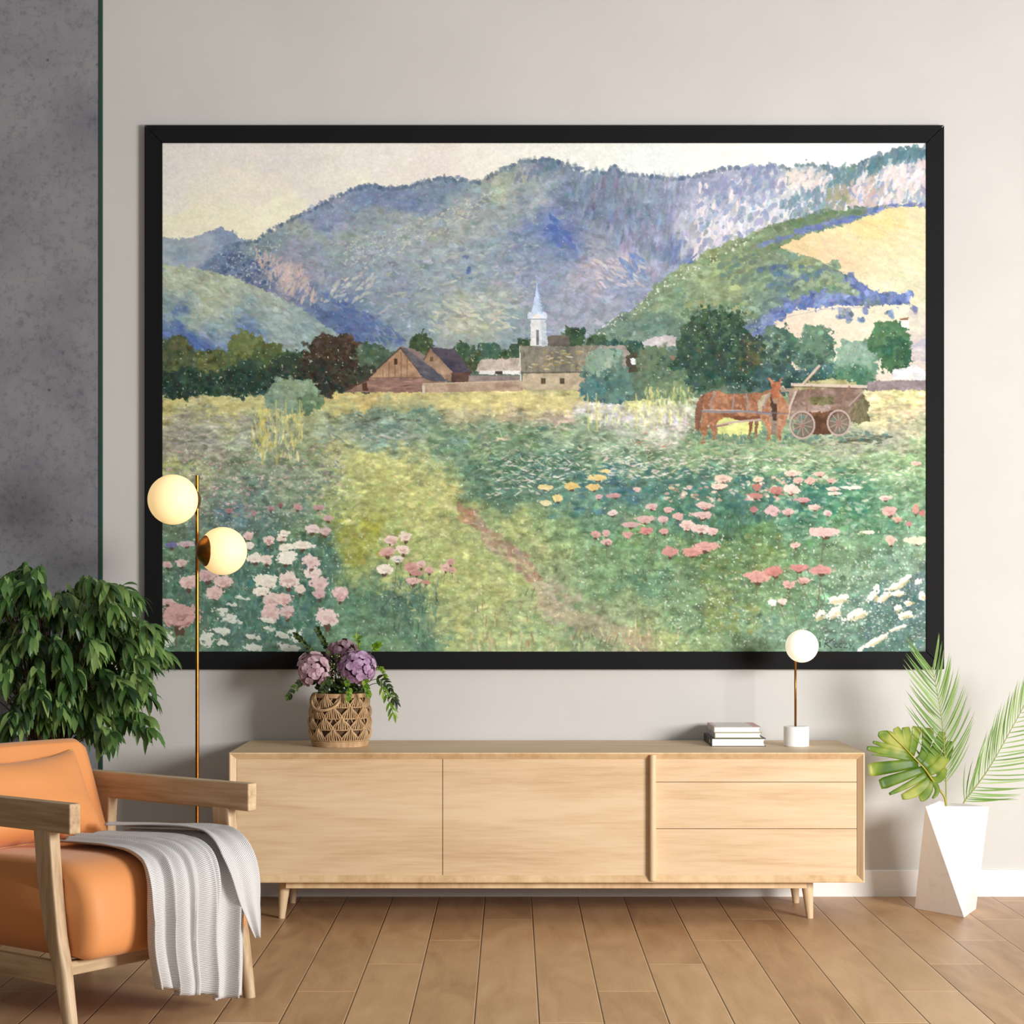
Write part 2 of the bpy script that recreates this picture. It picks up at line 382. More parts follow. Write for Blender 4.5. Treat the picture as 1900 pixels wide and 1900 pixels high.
for x, y, r in [(1480,560,13),(1500,555,14),(1520,558,13),(1545,556,14),(1568,556,13),(1590,555,13),(1607,548,9),(1643,552,13),(1662,556,9),(1688,552,9),(1460,572,12),(1440,585,14),(1425,598,15),(1412,612,15),(1578,518,13),(1600,534,9)]:
    blob(x, y, r, r*.8, (86,106,168), (112,132,188), (128,140,150) if r > 12 else None, rag=2)
for x, y, r in [(1490,540,13),(1510,530,16),(1535,525,15),(1560,535,15),(1580,545,10),(1514,500,8),(1545,495,10)]:
    blob(x, y, r*1.2, r*.8, (112,138,108), (132,154,116), (164,178,130), rag=2)
for x, y, rx, ry in [(1566,582,18,11),(1610,576,7,6),(1596,592,5,6),(1652,578,5,6),(1695,577,5,6)]:
    blob(x, y, rx, ry, (104,124,176), (126,142,180), (196,194,140) if rx > 10 else None, rag=1.5)
line([(1440,592),(1530,573),(1600,570)], 2, (170,150,160), .5); line([(1590,592),(1606,592)], 2, (130,140,180), .6)
# ---- meadow
fill([(290,652),(1400,652),(1400,700),(1730,715),(1730,800),(290,800)], (104,124,100), (84,108,92), 3)
MEAD = [(310,745,206,198,110),(400,745,190,186,112),(480,750,176,180,116),(620,745,218,188,96),(680,748,214,184,98),(760,742,210,190,104),(850,745,208,196,112),(950,745,212,198,116),(1040,745,200,192,110),
 (330,790,164,160,132),(380,800,150,156,138),(420,830,158,156,128),(330,830,158,150,132),(480,800,148,158,132),(600,765,164,176,112),(660,775,118,142,116),(720,778,112,134,112),(620,800,142,162,138),(700,805,120,154,134),(780,795,112,144,120),
 (850,775,178,170,124),(950,772,196,170,130),(1030,775,204,170,150),(1100,770,204,196,190),(1160,765,196,188,196),(1240,768,198,194,180),(1200,750,204,206,120),(900,795,128,148,118),(1000,800,120,150,112),(1100,800,132,160,120),
 (620,840,186,190,118),(680,850,200,196,110),(740,860,186,186,104),(560,850,142,160,112),(320,860,176,182,100),(460,860,128,148,108),(540,880,132,152,122),(600,890,150,168,128),(700,900,190,186,96),(750,900,188,180,92),(640,920,166,178,100),
 (790,840,142,168,118),(840,850,118,156,130),(900,840,122,156,104),(960,860,94,134,100),(900,880,92,132,106),(1000,880,88,128,118),(1100,860,104,140,102),(1130,890,74,122,132),(1050,900,86,132,120),(950,920,88,132,104),(880,920,96,136,100),
 (1200,850,112,148,106),(1300,850,118,152,104),(1400,850,116,152,104),(1500,860,136,166,110),(1600,860,128,164,108),(1700,860,134,168,110),(1680,870,120,158,108),(1700,790,190,186,140),(1650,800,166,170,146),(1600,825,150,158,132),
 (1690,745,216,208,126),(1650,770,206,190,134),(1700,770,210,180,136),(1200,900,84,132,120),(1300,900,80,132,110),(1250,950,80,128,100),(1350,950,72,118,92),(1450,900,86,142,108),(1500,920,60,122,96),(1560,900,76,140,106),(1650,900,102,150,108),
 (1600,950,78,136,96),(1700,950,110,154,114),(1400,920,72,124,112),(1560,960,84,136,88),(350,930,138,144,116),(420,930,114,140,118),(330,980,96,120,92),(480,950,106,134,118),(560,940,108,140,120),(430,960,98,132,140),(520,1000,80,120,104),
 (600,980,110,146,104),(650,970,156,170,88),(660,1010,146,152,46),(640,1040,128,154,78),(720,960,166,180,84),(780,960,180,184,92),(840,930,190,186,100),(760,1010,150,170,84),(700,1060,142,164,82),(580,1040,78,120,100),(500,1060,78,124,108),
 (400,1050,78,116,98),(330,1060,90,124,92),(350,1120,74,112,92),(430,1140,76,122,104),(520,1150,66,112,98),(600,1120,74,120,98),(650,1120,92,138,104),(660,1180,100,144,100),(560,1190,78,122,102),(400,1190,70,112,98),(320,1190,90,124,88),
 (720,1100,78,116,90),(760,1130,66,106,86),(780,1170,74,120,94),(820,1090,146,160,84),(850,1050,172,178,94),(830,1130,150,162,96),(720,1180,92,130,86),(700,1140,84,126,96),(900,1080,160,168,90),(900,1130,148,164,98),(860,1180,150,166,96),(960,1120,138,162,104),
 (940,1180,142,170,110),(1000,1180,128,166,112),(1000,1100,142,158,108),(1060,1100,136,152,104),(1000,1040,150,160,96),(950,1000,156,168,96),(1050,1010,122,158,98),(1100,980,96,142,106),(1150,1000,106,150,92),(1100,1040,112,146,92),(1150,1060,98,140,98),
 (1100,1080,104,142,92),(1200,1080,92,138,98),(1150,1120,124,146,96),(1100,1140,134,146,102),(1200,1150,132,150,94),(1080,1180,126,150,104),(1200,1190,168,146,104),(1250,1190,150,166,88),(1300,1180,124,156,96),(1250,1130,108,144,96),(1300,1130,100,136,92),
 (1350,1000,78,120,78),(1400,1000,88,128,74),(1300,1020,96,128,72),(1350,1050,92,124,72),(1430,1040,112,144,78),(1500,1010,92,134,88),(1450,1080,108,146,92),(1400,1100,98,134,82),(1350,1130,118,136,70),(1380,1150,104,140,88),(1500,1060,108,150,96),
 (1550,1020,112,148,104),(1600,1050,112,146,112),(1650,1020,112,150,118),(1700,1020,126,160,124),(1550,1100,100,142,104),(1600,1100,104,140,114),(1500,1130,86,132,96),(1450,1170,110,150,116),(1400,1190,116,156,112),(1550,1180,94,132,112),
 (1600,1160,88,124,106),(1650,1130,84,118,116),(1700,1080,100,130,130),(1700,1150,88,120,116),(1650,1190,76,116,104),(1580,1150,96,132,112),(1420,1070,118,148,84),(1300,1080,100,138,92),(1480,980,86,134,100)]
m = region([(290,733),(480,734),(700,726),(900,722),(1070,722),(1090,745),(1180,742),(1290,735),(1600,724),(1730,722),(1730,1220),(290,1220)], MEAD, 1.2, tex=.09, wa=4, wb=9, wc=12, hz=.03)
MD = m
far = m*(IY < cy(800)); mid = m*(IY >= cy(800))*(IY < cy(930)); near = m*(IY >= cy(930))
texture(far, 900, 12, 2.2, 0, .05, .5, .1)
texture(mid, 3000, 8, 2.6, 0, .10, .5, .3)
texture(near, 4200, 7, 5, 0, .10, .45, 1.)
texture(near, 1700, 1.3, 9, .15, .14, .45, .25)
lawn = warp(raster([(640,840),(760,840),(860,930),(900,1010),(1000,1100),(1050,1209),(820,1209),(830,1100),(660,1100),(640,1000)]), 3, 8)*m
comp(lawn, C((188,188,100)), .18)
texture(lawn, 700, 9, 4, 0, .08, .4, .5, [(190,192,104),(172,182,96),(200,198,124),(150,172,92)])
speck(m, (210,214,180), 2.0, .4)
# path
PATH = [(845,938),(862,934),(885,950),(900,972),(930,995),(960,1020),(985,1045),(1000,1065),(1020,1100),(1045,1120),(1120,1150),(1180,1170),(1210,1209),(1170,1209),(1120,1180),(1060,1160),(1000,1130),(975,1080),(950,1045),(920,1025),(890,985),(858,962)]
pm = warp(raster(PATH), 2.5, 4)
comp(pm, C((180,148,118)), .5)
texture(pm*(IY < cy(1075)), 120, 7, 4, .7, .06, .6, .4, [(172,136,108),(186,156,126),(160,122,94)])
texture(raster([(845,936),(880,945),(880,975),(855,970)]), 18, 5, 4, .7, .05, .6, .4, [(172,120,88)])
texture(raster([(1000,1070),(1080,1100),(1060,1160),(1000,1150)]), 50, 10, 4, .7, .05, .4, .5, [(168,150,124),(186,156,140)])
for poly, n, cols, sz in [
  ([(600,770),(800,765),(760,790),(600,785)], 46, [(92,92,76),(110,112,88)], (5,1.6)), ([(680,780),(800,790),(780,805),(620,800)], 50, [(96,128,112),(150,166,148)], (12,2)),
  ([(560,805),(790,805),(790,815),(600,820)], 50, [(104,140,124),(174,180,160)], (12,2)),
  ([(800,785),(1100,788),(1000,830),(800,840)], 160, [(98,134,96),(114,146,100),(88,124,104)], (10,3)),
  ([(870,850),(1100,830),(1100,870),(1040,900),(930,930),(880,930)], 230, [(74,114,90),(92,134,112),(66,104,78)], (9,3.4)),
  ([(1040,880),(1180,850),(1240,890),(1150,950),(1020,960)], 120, [(70,118,128),(62,108,100),(84,128,108)], (9,5)),
  ([(1480,895),(1610,900),(1600,960),(1500,950)], 100, [(56,116,94),(70,134,100),(60,120,110)], (8,4)),
  ([(1230,870),(1480,880),(1490,960),(1240,990)], 260, [(60,108,96),(78,126,98),(66,112,108)], (6,6)),
  ([(1300,960),(1400,950),(1380,1000),(1300,1000)], 80, [(62,102,76),(78,118,80)], (2,10)),
  ([(700,1080),(820,1070),(800,1209),(700,1160)], 190, [(60,98,82),(78,118,96),(110,140,110)], (1.8,12)),
  ([(420,1000),(620,990),(600,1190),(420,1190)], 300, [(62,108,94),(80,126,108),(54,98,84)], (6,9)),
  ([(301,1060),(430,1060),(430,1209),(301,1209)], 170, [(62,102,82),(80,116,92)], (5,9)),
  ([(620,960),(700,950),(710,1040),(640,1050)], 70, [(150,152,52),(160,164,66)], (6,7)),
  ([(1620,1080),(1719,1060),(1719,1209),(1600,1209)], 160, [(74,106,112),(92,128,116),(62,104,92)], (4,8)),
  ([(1280,1000),(1450,990),(1440,1070),(1300,1080)], 90, [(118,124,58),(92,126,72),(106,136,82)], (6,5)),
  ([(1300,1130),(1400,1120),(1420,1170),(1330,1180)], 60, [(124,134,60),(110,136,80)], (6,5)),
  ([(301,770),(460,770),(460,830),(301,830)], 110, [(170,166,152),(180,178,150),(150,152,136)], (12,2)),
  ([(301,840),(640,840),(640,960),(301,960)], 420, [(110,132,104),(136,150,118),(176,168,140),(96,124,112)], (5,3))]:
    texture(raster(poly)*MD, n, sz[0], sz[1], .05, .06, .55, .35, cols)
# small white / pink flower scatter, bands
for poly, n, cols, sz in [
  ([(930,850),(1200,810),(1300,830),(1250,880),(900,930)], 330, [(214,208,186),(226,214,196),(206,200,170)], (5,1.3)),
  ([(1120,850),(1500,840),(1500,870),(1250,890),(1120,880)], 200, [(216,206,192),(222,196,182)], (5,1.3)),
  ([(301,830),(620,820),(630,900),(301,930)], 300, [(170,140,136),(190,160,156),(150,120,120)], (3,1.7)),
  ([(301,900),(480,900),(480,960),(301,960)], 90, [(164,130,128),(190,160,156)], (3.5,2)),
  ([(1440,860),(1719,870),(1719,900),(1440,900)], 80, [(214,216,186),(226,206,186)], (5,1.4)),
  ([(1230,900),(1470,880),(1480,930),(1230,930)], 110, [(222,190,168),(204,148,130),(230,206,176)], (4.5,2.4)),
  ([(1320,1000),(1719,1000),(1719,1190),(1320,1190)], 330, [(190,196,190),(206,200,206),(176,190,176)], (1.6,1.4)),
  ([(1520,1120),(1719,1080),(1719,1190),(1520,1190)], 240, [(206,212,196),(186,200,190)], (2,1.2)),
  ([(1180,790),(1300,780),(1280,830),(1160,830)], 70, [(214,190,176),(196,130,104),(206,196,160)], (4,1.6)),
  ([(1090,750),(1290,745),(1290,790),(1090,790)], 150, [(216,218,140),(206,206,120),(196,186,200),(224,214,150)], (1.8,7)),
  ([(465,770),(570,765),(560,850),(465,855)], 140, [(206,198,106),(196,184,80),(128,150,118),(216,210,140)], (1.8,9)),
  ([(480,760),(500,745),(500,830),(480,840)], 30, [(196,186,78)], (2,9)), ([(530,740),(570,745),(565,780),(520,780)], 26, [(212,204,110)], (1.8,6)),
  ([(1540,735),(1719,730),(1719,780),(1620,790)], 60, [(220,214,130),(216,190,140)], (9,2)),
  ([(850,1180),(1260,1150),(1260,1209),(850,1209)], 120, [(190,186,116),(150,170,100),(176,150,106)], (2,8)),
  ([(1450,1060),(1719,1010),(1719,1080),(1500,1110)], 200, [(176,196,160),(190,204,180)], (1.6,1.4))]:
    texture(raster(poly)*MD, n, sz[0], sz[1], 0., .05, .75, .3, cols)
for poly, n, cols, sz, an in [
  ([(640,960),(1010,960),(1060,1209),(820,1209),(700,1060)], 300, [(190,192,120),(184,190,112),(196,190,130)], (5,1.8), -.1),
  ([(560,830),(840,830),(850,940),(640,950)], 110, [(196,194,124),(204,192,116)], (7,2.2), .1),
  ([(301,830),(640,830),(640,1000),(301,1000)], 420, [(186,192,160),(170,184,150),(206,196,180)], (3,1.6), 0),
  ([(880,780),(1260,780),(1300,880),(880,900)], 360, [(176,196,146),(200,206,170),(150,180,130)], (6,1.6), 0),
  ([(1040,980),(1480,1000),(1460,1209),(1100,1209)], 420, [(160,184,126),(180,196,150),(140,170,116)], (4,2.2), .3),
  ([(1300,830),(1719,830),(1719,900),(1300,880)], 260, [(176,198,140),(196,206,160)], (6,1.6), 0),
  ([(301,1000),(640,1000),(640,1209),(301,1209)], 260, [(104,146,120),(120,156,130)], (2,7), 0),
  ([(1440,900),(1719,900),(1719,1010),(1440,1000)], 220, [(150,186,140),(120,164,124),(190,204,170)], (6,2.6), 0)]:
    texture(raster(poly)*MD, n, sz[0], sz[1], an, .06, .5, .5, cols)
speck(MD*(IY > cy(760)), (214,216,184), 1.75, .45)
low = np.clip((IY-cy(960))/200., 0, 1)*MD
for sx_s, sy_s, am in ((14, 7, .05), (6, 4, .045)):
    IMG *= (1+am*noise(sx_s, sy_s, 2)*MD)[...,None]
comp(MD*low, C((176,190,150)), .10)
gold = warp(raster([(301,736),(700,728),(1075,724),(1075,752),(800,760),(600,762),(301,752)]), 3, 5)
comp(gold, C((222,198,108)), .35)
cl_ = np.clip(noise(26, 14, 2)-.25, 0, 1)
speck(MD*(cl_ > .1)*(IY > cy(990))*(IX > cx(1180)), (214,220,208), 1.25, .5)
speck(MD*(cl_ > .1)*(IY > cy(830))*(IX < cx(660)), (206,206,190), 1.3, .45)
# ---- trees
DG = (54,80,62)
for a in [(325,668,32,44,(92,100,58),(70,88,62),None),(340,712,46,30,DG,(44,74,68),None),(396,676,34,32,(80,98,56),(96,104,54),None),(380,708,50,28,(50,82,64),(62,90,66),None),
 (454,650,32,40,(104,116,58),(84,104,58),(128,136,72)),(500,668,34,38,(92,106,56),(74,94,56),None),(460,700,50,34,(50,78,62),(66,92,66),None),(540,690,40,38,(72,78,56),(52,74,58),None),
 (500,714,60,22,(44,70,62),(56,82,68),None),(620,668,58,46,(76,62,50),(92,72,56),None),(600,700,60,34,(72,66,52),(60,62,50),None),(570,712,50,18,(54,62,50),(62,70,54),None),(690,660,34,24,(84,108,80),(66,94,74),None),(672,700,30,22,(62,72,56),(72,74,56),None),
 (783,644,20,26,(74,96,58),(62,84,56),None),(860,660,19,20,(76,104,70),(64,90,64),None),(905,652,20,16,(70,104,84),(58,90,74),None),(882,678,22,16,(64,84,58),(76,88,56),None),(935,662,22,14,(66,92,64),(78,96,62),None),(968,645,24,22,(58,84,66),(70,94,68),None),
 (1066,628,20,22,(54,84,60),(66,94,62),None),(1112,636,22,14,(56,82,62),(66,92,66),None),(1150,642,30,13,(42,88,88),(58,96,84),None),(1180,650,26,13,(44,86,84),(60,90,74),None)]:
    blob(a[0],a[1],a[2],a[3],a[4],a[5],a[6], sp=(190,190,150))
texture(raster([(301,690),(600,680),(640,726),(301,732)]), 260, 6, 4, 0, .1, .5, 1., [(36,58,52),(48,66,56),(42,56,48)])
texture(raster([(560,630),(660,640),(660,720),(560,720)]), 200, 4, 3, 0, .1, .6, 1., [(60,48,42),(74,58,48),(52,50,44)])
speck(warp(raster([(301,650),(690,640),(690,728),(301,732)]),3), (176,180,150), 1.5, .5)
# ---- village
fill([(690,700),(697,700),(742,643),(745,642),(770,650),(828,702),(830,712),(700,715)], (146,112,88), (160,124,94), 0)
fill([(742,643),(768,647),(790,660),(826,702),(786,704)], (112,104,110), (140,118,112), .6)
fill([(680,704),(742,646),(788,698),(790,700)], (186,142,104), (168,122,88), .5)
for x in (710,722,733,744,755,766,776): line([(x, 700),(x, 652+abs(x-743)*1.0)], 1.2, (116,78,56), .7)
line([(680,702),(743,645),(786,700)], 2.4, (86,62,54), .9); line([(686,701),(790,700)], 2, (110,84,70), .8); fill([(731,665),(737,665),(737,676),(731,676)], (80,54,44), None, 0)
fill([(786,703),(744,645),(752,645),(832,706),(800,706)], (84,84,96), (106,100,104), .5)
fill([(640,726),(682,702),(788,700),(788,726)], (150,112,96), (128,94,82), .8)
texture(raster([(680,704),(786,702),(786,724),(670,724)]), 90, 9, 1, 0, .12, .6, .05)
line([(640,724),(684,704)], 3, (96,66,52)); fill([(670,712),(680,706),(682,724),(672,724)], (92,60,44), None, .5)
fill([(784,668),(798,646),(810,646),(850,690),(850,710),(832,706)], (168,132,102), (146,108,84), .5)
fill([(796,644),(842,646),(858,668),(876,692),(852,694),(836,686)], (70,66,84), (88,80,90), .6)
fill([(836,690),(872,690),(870,708),(838,710)], (104,74,62), (84,60,54), .5); line([(786,668),(798,645)], 2, (96,68,60)); fill([(797,662),(803,662),(803,670),(797,670)], (112,82,50), None, 0)
fill([(880,688),(894,664),(935,666),(962,662),(966,688)], (196,178,158), (176,158,140), 1.)
texture(raster([(884,686),(895,666),(962,665),(964,686)]), 90, 1.2, 5, .2, .1, .5, .1)
fill([(888,687),(964,687),(964,694),(888,694)], (226,222,214), None, .4); fill([(918,688),(932,688),(932,694),(918,694)], (80,66,56), None, 0)
fill([(868,696),(966,696),(966,708),(868,708)], (150,132,126), (130,112,106), .5)
fill([(784,712),(870,708),(968,706),(968,724),(784,728)], (186,154,124), (166,132,108), .6); line([(784,712),(968,706)], 2, (206,180,140), .8)
line([(786,716),(786,728)], 4, (214,200,180), .8)
fill([(968,692),(1160,690),(1160,722),(968,722)], (192,172,134), (180,158,124), .5)
for x in (1003,1038): fill([(x,701),(x+9,701),(x+9,712),(x,712)], (96,82,62), None, 0)
fill([(963,641),(1158,640),(1168,664),(1166,690),(965,692)], (112,108,96), (136,128,108), 1.)
fill([(1110,641),(1158,640),(1180,680),(1150,680),(1110,680)], (168,156,142), (148,136,124), 1.)
tm = raster([(966,643),(1150,642),(1150,688),(967,690)])
texture(tm, 330, 1.2, 6, .1, .16, .5, .2); texture(raster([(1010,650),(1080,650),(1080,685),(980,685)]), 80, 5, 1.4, 0, .06, .7, .3, [(176,156,96),(150,130,60),(196,180,140)])
line([(964,642),(966,706)], 2, (220,214,200), .8); line([(968,691),(1150,690)], 2, (80,72,64), .7)
fill([(1016,622),(1056,622),(1056,641),(1014,641)], (92,88,80), (108,98,88), .5)
fill([(983,592),(1010,592),(1012,640),(984,640)], (226,222,212), (212,212,210), .3); fill([(1003,592),(1011,592),(1016,641),(1005,641)], (186,196,206), None, .3)
fill([(995,612),(1000,612),(1000,640),(995,640)], (120,120,134), None, 0); fill([(979,579),(1013,578),(1013,592),(979,592)], (188,206,232), (206,214,222), .3)
fill([(989,590),(994,578),(1001,590)], (226,220,196), None, 0); line([(979,592),(1012,592)], 1.6, (110,120,140))
fill([(996,519),(998,540),(1007,582),(985,582),(993,545)], (196,214,240), (176,198,230), .3); line([(996,519),(999,545),(1006,580)], 1.6, (130,160,210), .7)
fill([(1160,660),(1180,650),(1184,690),(1166,690)], (96,82,66), (80,74,60), 1); fill([(1190,632),(1225,620),(1250,622),(1250,640),(1195,645)], (186,196,206), (196,186,184), 1.)
fill([(1224,622),(1254,624),(1252,642),(1226,642)], (188,178,172), (204,194,186), 1.); fill([(1230,660),(1256,660),(1256,690),(1230,690)], (120,90,76), (140,108,88), 1.); fill([(1168,664),(1182,664),(1186,676),(1172,676)], (226,226,224), None, .6)
# right trees
for a in [(1325,634,70,62,(62,92,66),(52,80,62),(86,112,76)),(1300,690,60,36,(66,96,72),(52,84,70),None),(1380,690,50,34,(56,92,78),(66,98,86),None),(1215,672,32,30,(96,118,84),(80,106,80),(120,138,96)),(1230,706,50,26,(80,110,84),(94,122,92),None),
 (1440,650,46,46,(84,118,96),(66,100,86),(120,148,122)),(1390,650,22,36,(84,90,60),(70,84,62),None),(1440,700,56,30,(56,90,84),(70,102,100),None),(1512,648,36,46,(74,112,96),(88,128,98),(116,144,108)),(1530,700,40,30,(60,104,96),(70,110,110),None),
 (1590,668,42,44,(120,156,130),(92,136,110),(146,172,148)),(1580,700,40,24,(66,116,88),(80,128,96),None),(1650,632,40,40,(72,118,80),(56,102,68),(96,134,88)),(1662,660,28,32,(48,94,70),(62,104,66),None),(1500,712,60,16,(50,86,76),(60,94,84),None),
 (1127,690,42,44,(116,148,128),(88,126,110),(170,188,158)),(1140,712,36,30,(76,116,104),(92,130,116),None),(1100,726,26,16,(64,112,116),(86,130,124),None),(545,732,48,30,(124,150,114),(108,138,112),(150,168,122)),(520,742,26,22,(136,158,126),(112,142,116),None),(575,744,24,18,(92,124,88),(104,134,96),None),(1250,724,40,16,(96,126,92),(110,136,96),None)]:
    blob(a[0],a[1],a[2],a[3],a[4],a[5],a[6], sp=(196,204,180))
texture(raster([(1290,560),(1380,570),(1400,680),(1270,700)]), 300, 4, 3, 0, .1, .55, 1., [(44,68,56),(78,104,76),(66,92,70)])
texture(raster([(1380,630),(1410,640),(1400,700),(1370,690)]), 26, 4, 5, 0, .1, .6, 1., [(96,84,52)])
fill([(1610,706),(1730,704),(1730,722),(1610,724)], (150,132,134), (136,118,118), .8); fill([(1655,686),(1700,676),(1719,690),(1719,704),(1655,704)], (224,214,200), (206,206,210), 1.)
fill([(1690,640),(1730,620),(1730,670),(1690,668)], (190,176,170), (176,170,182), 1.); fill([(1670,590),(1686,590),(1686,606),(1672,606)], (222,216,206), None, .5); fill([(1668,591),(1686,588),(1684,594),(1670,594)], (150,106,70), None, 0)
texture(raster([(1190,720),(1290,720),(1290,748),(1190,748)]), 90, 2, 6, 0, .08, .7, .2, [(206,206,116),(178,188,104),(118,146,98)])
texture(raster([(1270,600),(1400,600),(1540,680),(1540,724),(1270,724)]), 260, 6, 5, 0, .1, .5, 1., [(44,70,62),(52,80,76),(48,66,54)])
speck(warp(raster([(1260,570),(1390,570),(1600,640),(1600,720),(1260,720)]),3), (190,200,176), 1.6, .5)
# dark shade below horses
texture(raster([(1290,802),(1640,800),(1650,818),(1440,828),(1290,818)]), 260, 5, 2.4, 0, .08, .65, .3, [(92,128,108),(74,108,104),(106,132,96)])
texture(raster([(1580,808),(1655,808),(1640,822),(1500,828)]), 60, 6, 1.4, 0, .08, .7, .1, [(88,84,62),(104,100,70)])
fill([(1325,770),(1410,770),(1410,802),(1330,806)], (206,208,110), (190,196,100), 2.)
# ---- hay cart
fill([(1470,716),(1500,706),(1540,702),(1570,704),(1600,716),(1590,724),(1480,724)], (178,172,112), (156,150,92), 1.5)
fill([(1560,730),(1600,730),(1612,750),(1612,780),(1580,786),(1560,780)], (122,112,76), (98,92,64), 2.)
texture(raster([(1570,732),(1600,732),(1610,776),(1580,782)]), 90, 1.3, 6, .1, .14, .6, .4)
fill([(1462,722),(1600,716),(1600,730),(1576,764),(1560,780),(1480,780),(1462,770)], (150,122,106), (126,98,82), .8)
fill([(1500,735),(1545,735),(1545,752),(1502,752)], (120,116,70), (100,94,56), 1.5); fill([(1505,752),(1560,748),(1556,762),(1505,766)], (166,138,126), (142,110,94), .8)
fill([(1500,764),(1556,760),(1540,805),(1506,805)], (118,76,50), (92,62,44), 1.)
texture(raster([(1465,722),(1590,720),(1560,775),(1470,775)]), 160, 5, 1.2, .2, .16, .55, .6)
line([(1468,713),(1608,717)], 5.5, (206,182,162)); line([(1468,717),(1608,721)], 1.6, (112,80,66)); line([(1490,712),(1520,678)], 5, (206,178,150)); line([(1492,713),(1521,682)], 1.2, (120,84,66))
line([(1478,722),(1466,752),(1461,776)], 4, (198,176,156)); line([(1482,722),(1470,752)], 1.4, (110,78,62)); line([(1505,716),(1498,740),(1495,776)], 3.5, (146,106,84)); line([(1576,716),(1564,740),(1560,780)], 3.5, (146,106,84)); line([(1603,724),(1575,752)], 2.5, (170,150,140))
def wheel(x, y, r):
    for k in range(10):
        a = k*.628+.2; line([(x, y),(x+r*.88*np.cos(a), y+r*np.sin(a))], 1.7, (166,136,118), .9)
    t = np.linspace(0, 6.283, 30)
    line(list(zip(x+r*.9*np.cos(t), y+r*np.sin(t))), 3.6, (178,152,140), .95); line(list(zip(x+(r-3)*.9*np.cos(t), y+(r-3)*np.sin(t))), 1.2, (104,78,70), .8)
    dab(x, y, 4, 5, 0, C((146,108,90)), .9)
fill(ell(1490,790,18,22), (92,124,108), (116,104,88), 1.); fill(ell(1556,786,18,20), (96,120,100), (124,104,88), 1.)
wheel(1488, 788, 25); wheel(1556, 784, 23)
# ---- horses
HB = [(1300,740),(1306,731),(1318,726),(1332,725),(1345,728),(1362,731),(1385,730),(1400,726),(1412,728),(1430,720),(1440,722),(1440,760),(1434,775),(1410,778),(1385,779),(1365,776),(1345,772),(1334,777),(1328,786),(1328,797),(1329,815),(1321,815),(1320,797),(1316,782),(1312,796),(1306,812),(1308,822),(1300,822),(1301,800),(1298,790),(1303,775),(1300,760)]
hm = fill(HB, (178,116,80), (150,96,66), .7)
texture(hm, 190, 4, 2.6, .6, .10, .5, .8, [(200,142,104),(176,100,58),(190,112,68),(150,84,50)])
fill([(1340,766),(1380,772),(1430,770),(1430,779),(1380,780),(1340,773)], (120,70,46), (140,84,54), .6)
fill([(1297,736),(1306,733),(1303,752),(1300,780),(1297,800),(1290,796),(1289,770),(1291,748)], (140,90,64), (116,74,56), .8)
fill([(1388,776),(1398,778),(1394,796),(1388,812),(1384,812),(1390,794)], (142,84,56), (120,70,48), .5); fill([(1400,778),(1406,778),(1404,812),(1400,812)], (136,92,70), None, .4)
line([(1328,790),(1360,783),(1412,778)], 4, (186,160,150)); line([(1328,791),(1350,787)], 3.5, (150,104,96))
FB = [(1405,745),(1412,734),(1424,727),(1436,724),(1448,728),(1456,738),(1462,752),(1463,766),(1458,782),(1450,796),(1448,818),(1442,818),(1441,800),(1436,790),(1430,800),(1428,816),(1422,816),(1424,800),(1418,786),(1412,778),(1404,764)]
fm = fill(FB, (186,124,86), (158,102,70), .6); texture(fm, 120, 3, 3, 0, .1, .5, .8, [(200,144,108),(180,104,60),(150,88,54)])
fill([(1404,762),(1406,742),(1416,732),(1430,727),(1424,738),(1414,752),(1412,764)], (190,176,144), (170,150,116), .6)
fill([(1429,732),(1441,732),(1443,770),(1440,804),(1430,806),(1429,775)], (146,124,106), (96,72,56), .5)
fill([(1430,745),(1441,745),(1440,780),(1433,780)], (84,60,46), None, .6)
fill([(1430,712),(1434,707),(1444,707),(1449,713),(1446,726),(1443,742),(1438,748),(1433,742),(1431,726)], (188,104,66), (160,84,54), .4)
fill([(1424,700),(1428,701),(1435,709),(1431,714)], (196,116,78), None, .2); fill([(1451,700),(1448,701),(1441,710),(1447,714)], (176,96,62), None, .2)
fill([(1433,738),(1443,738),(1441,748),(1435,748)], (160,124,96), None, .3)
for p in ([(1328,727),(1318,744),(1319,762)], [(1362,730),(1360,748),(1358,763)], [(1384,730),(1388,748),(1386,763)], [(1428,730),(1420,740),(1418,758)]): line(p, 2.6, (138,136,138), .85)
line([(1302,762),(1330,764),(1382,763),(1400,764),(1430,768)], 4, (126,128,138), .85); line([(1304,760),(1380,761)], 1.2, (196,196,196), .7); line([(1404,764),(1462,767)], 2.6, (116,104,110), .8)
line([(1456,722),(1452,716),(1448,722)], 3, (206,180,150), .7); line([(1450,724),(1480,722)], 6, (176,140,116), .8)
texture(raster([(1290,806),(1470,806),(1470,824),(1290,824)]), 130, 1.4, 5, 0, .08, .6, .2, [(128,152,104),(160,176,118),(90,124,98)])
texture(raster([(1280,816),(1700,820),(1700,845),(1250,850)])*MD, 120, 8, 2, 0, .06, .5, .1, [(150,170,110),(176,180,130),(190,180,150)])
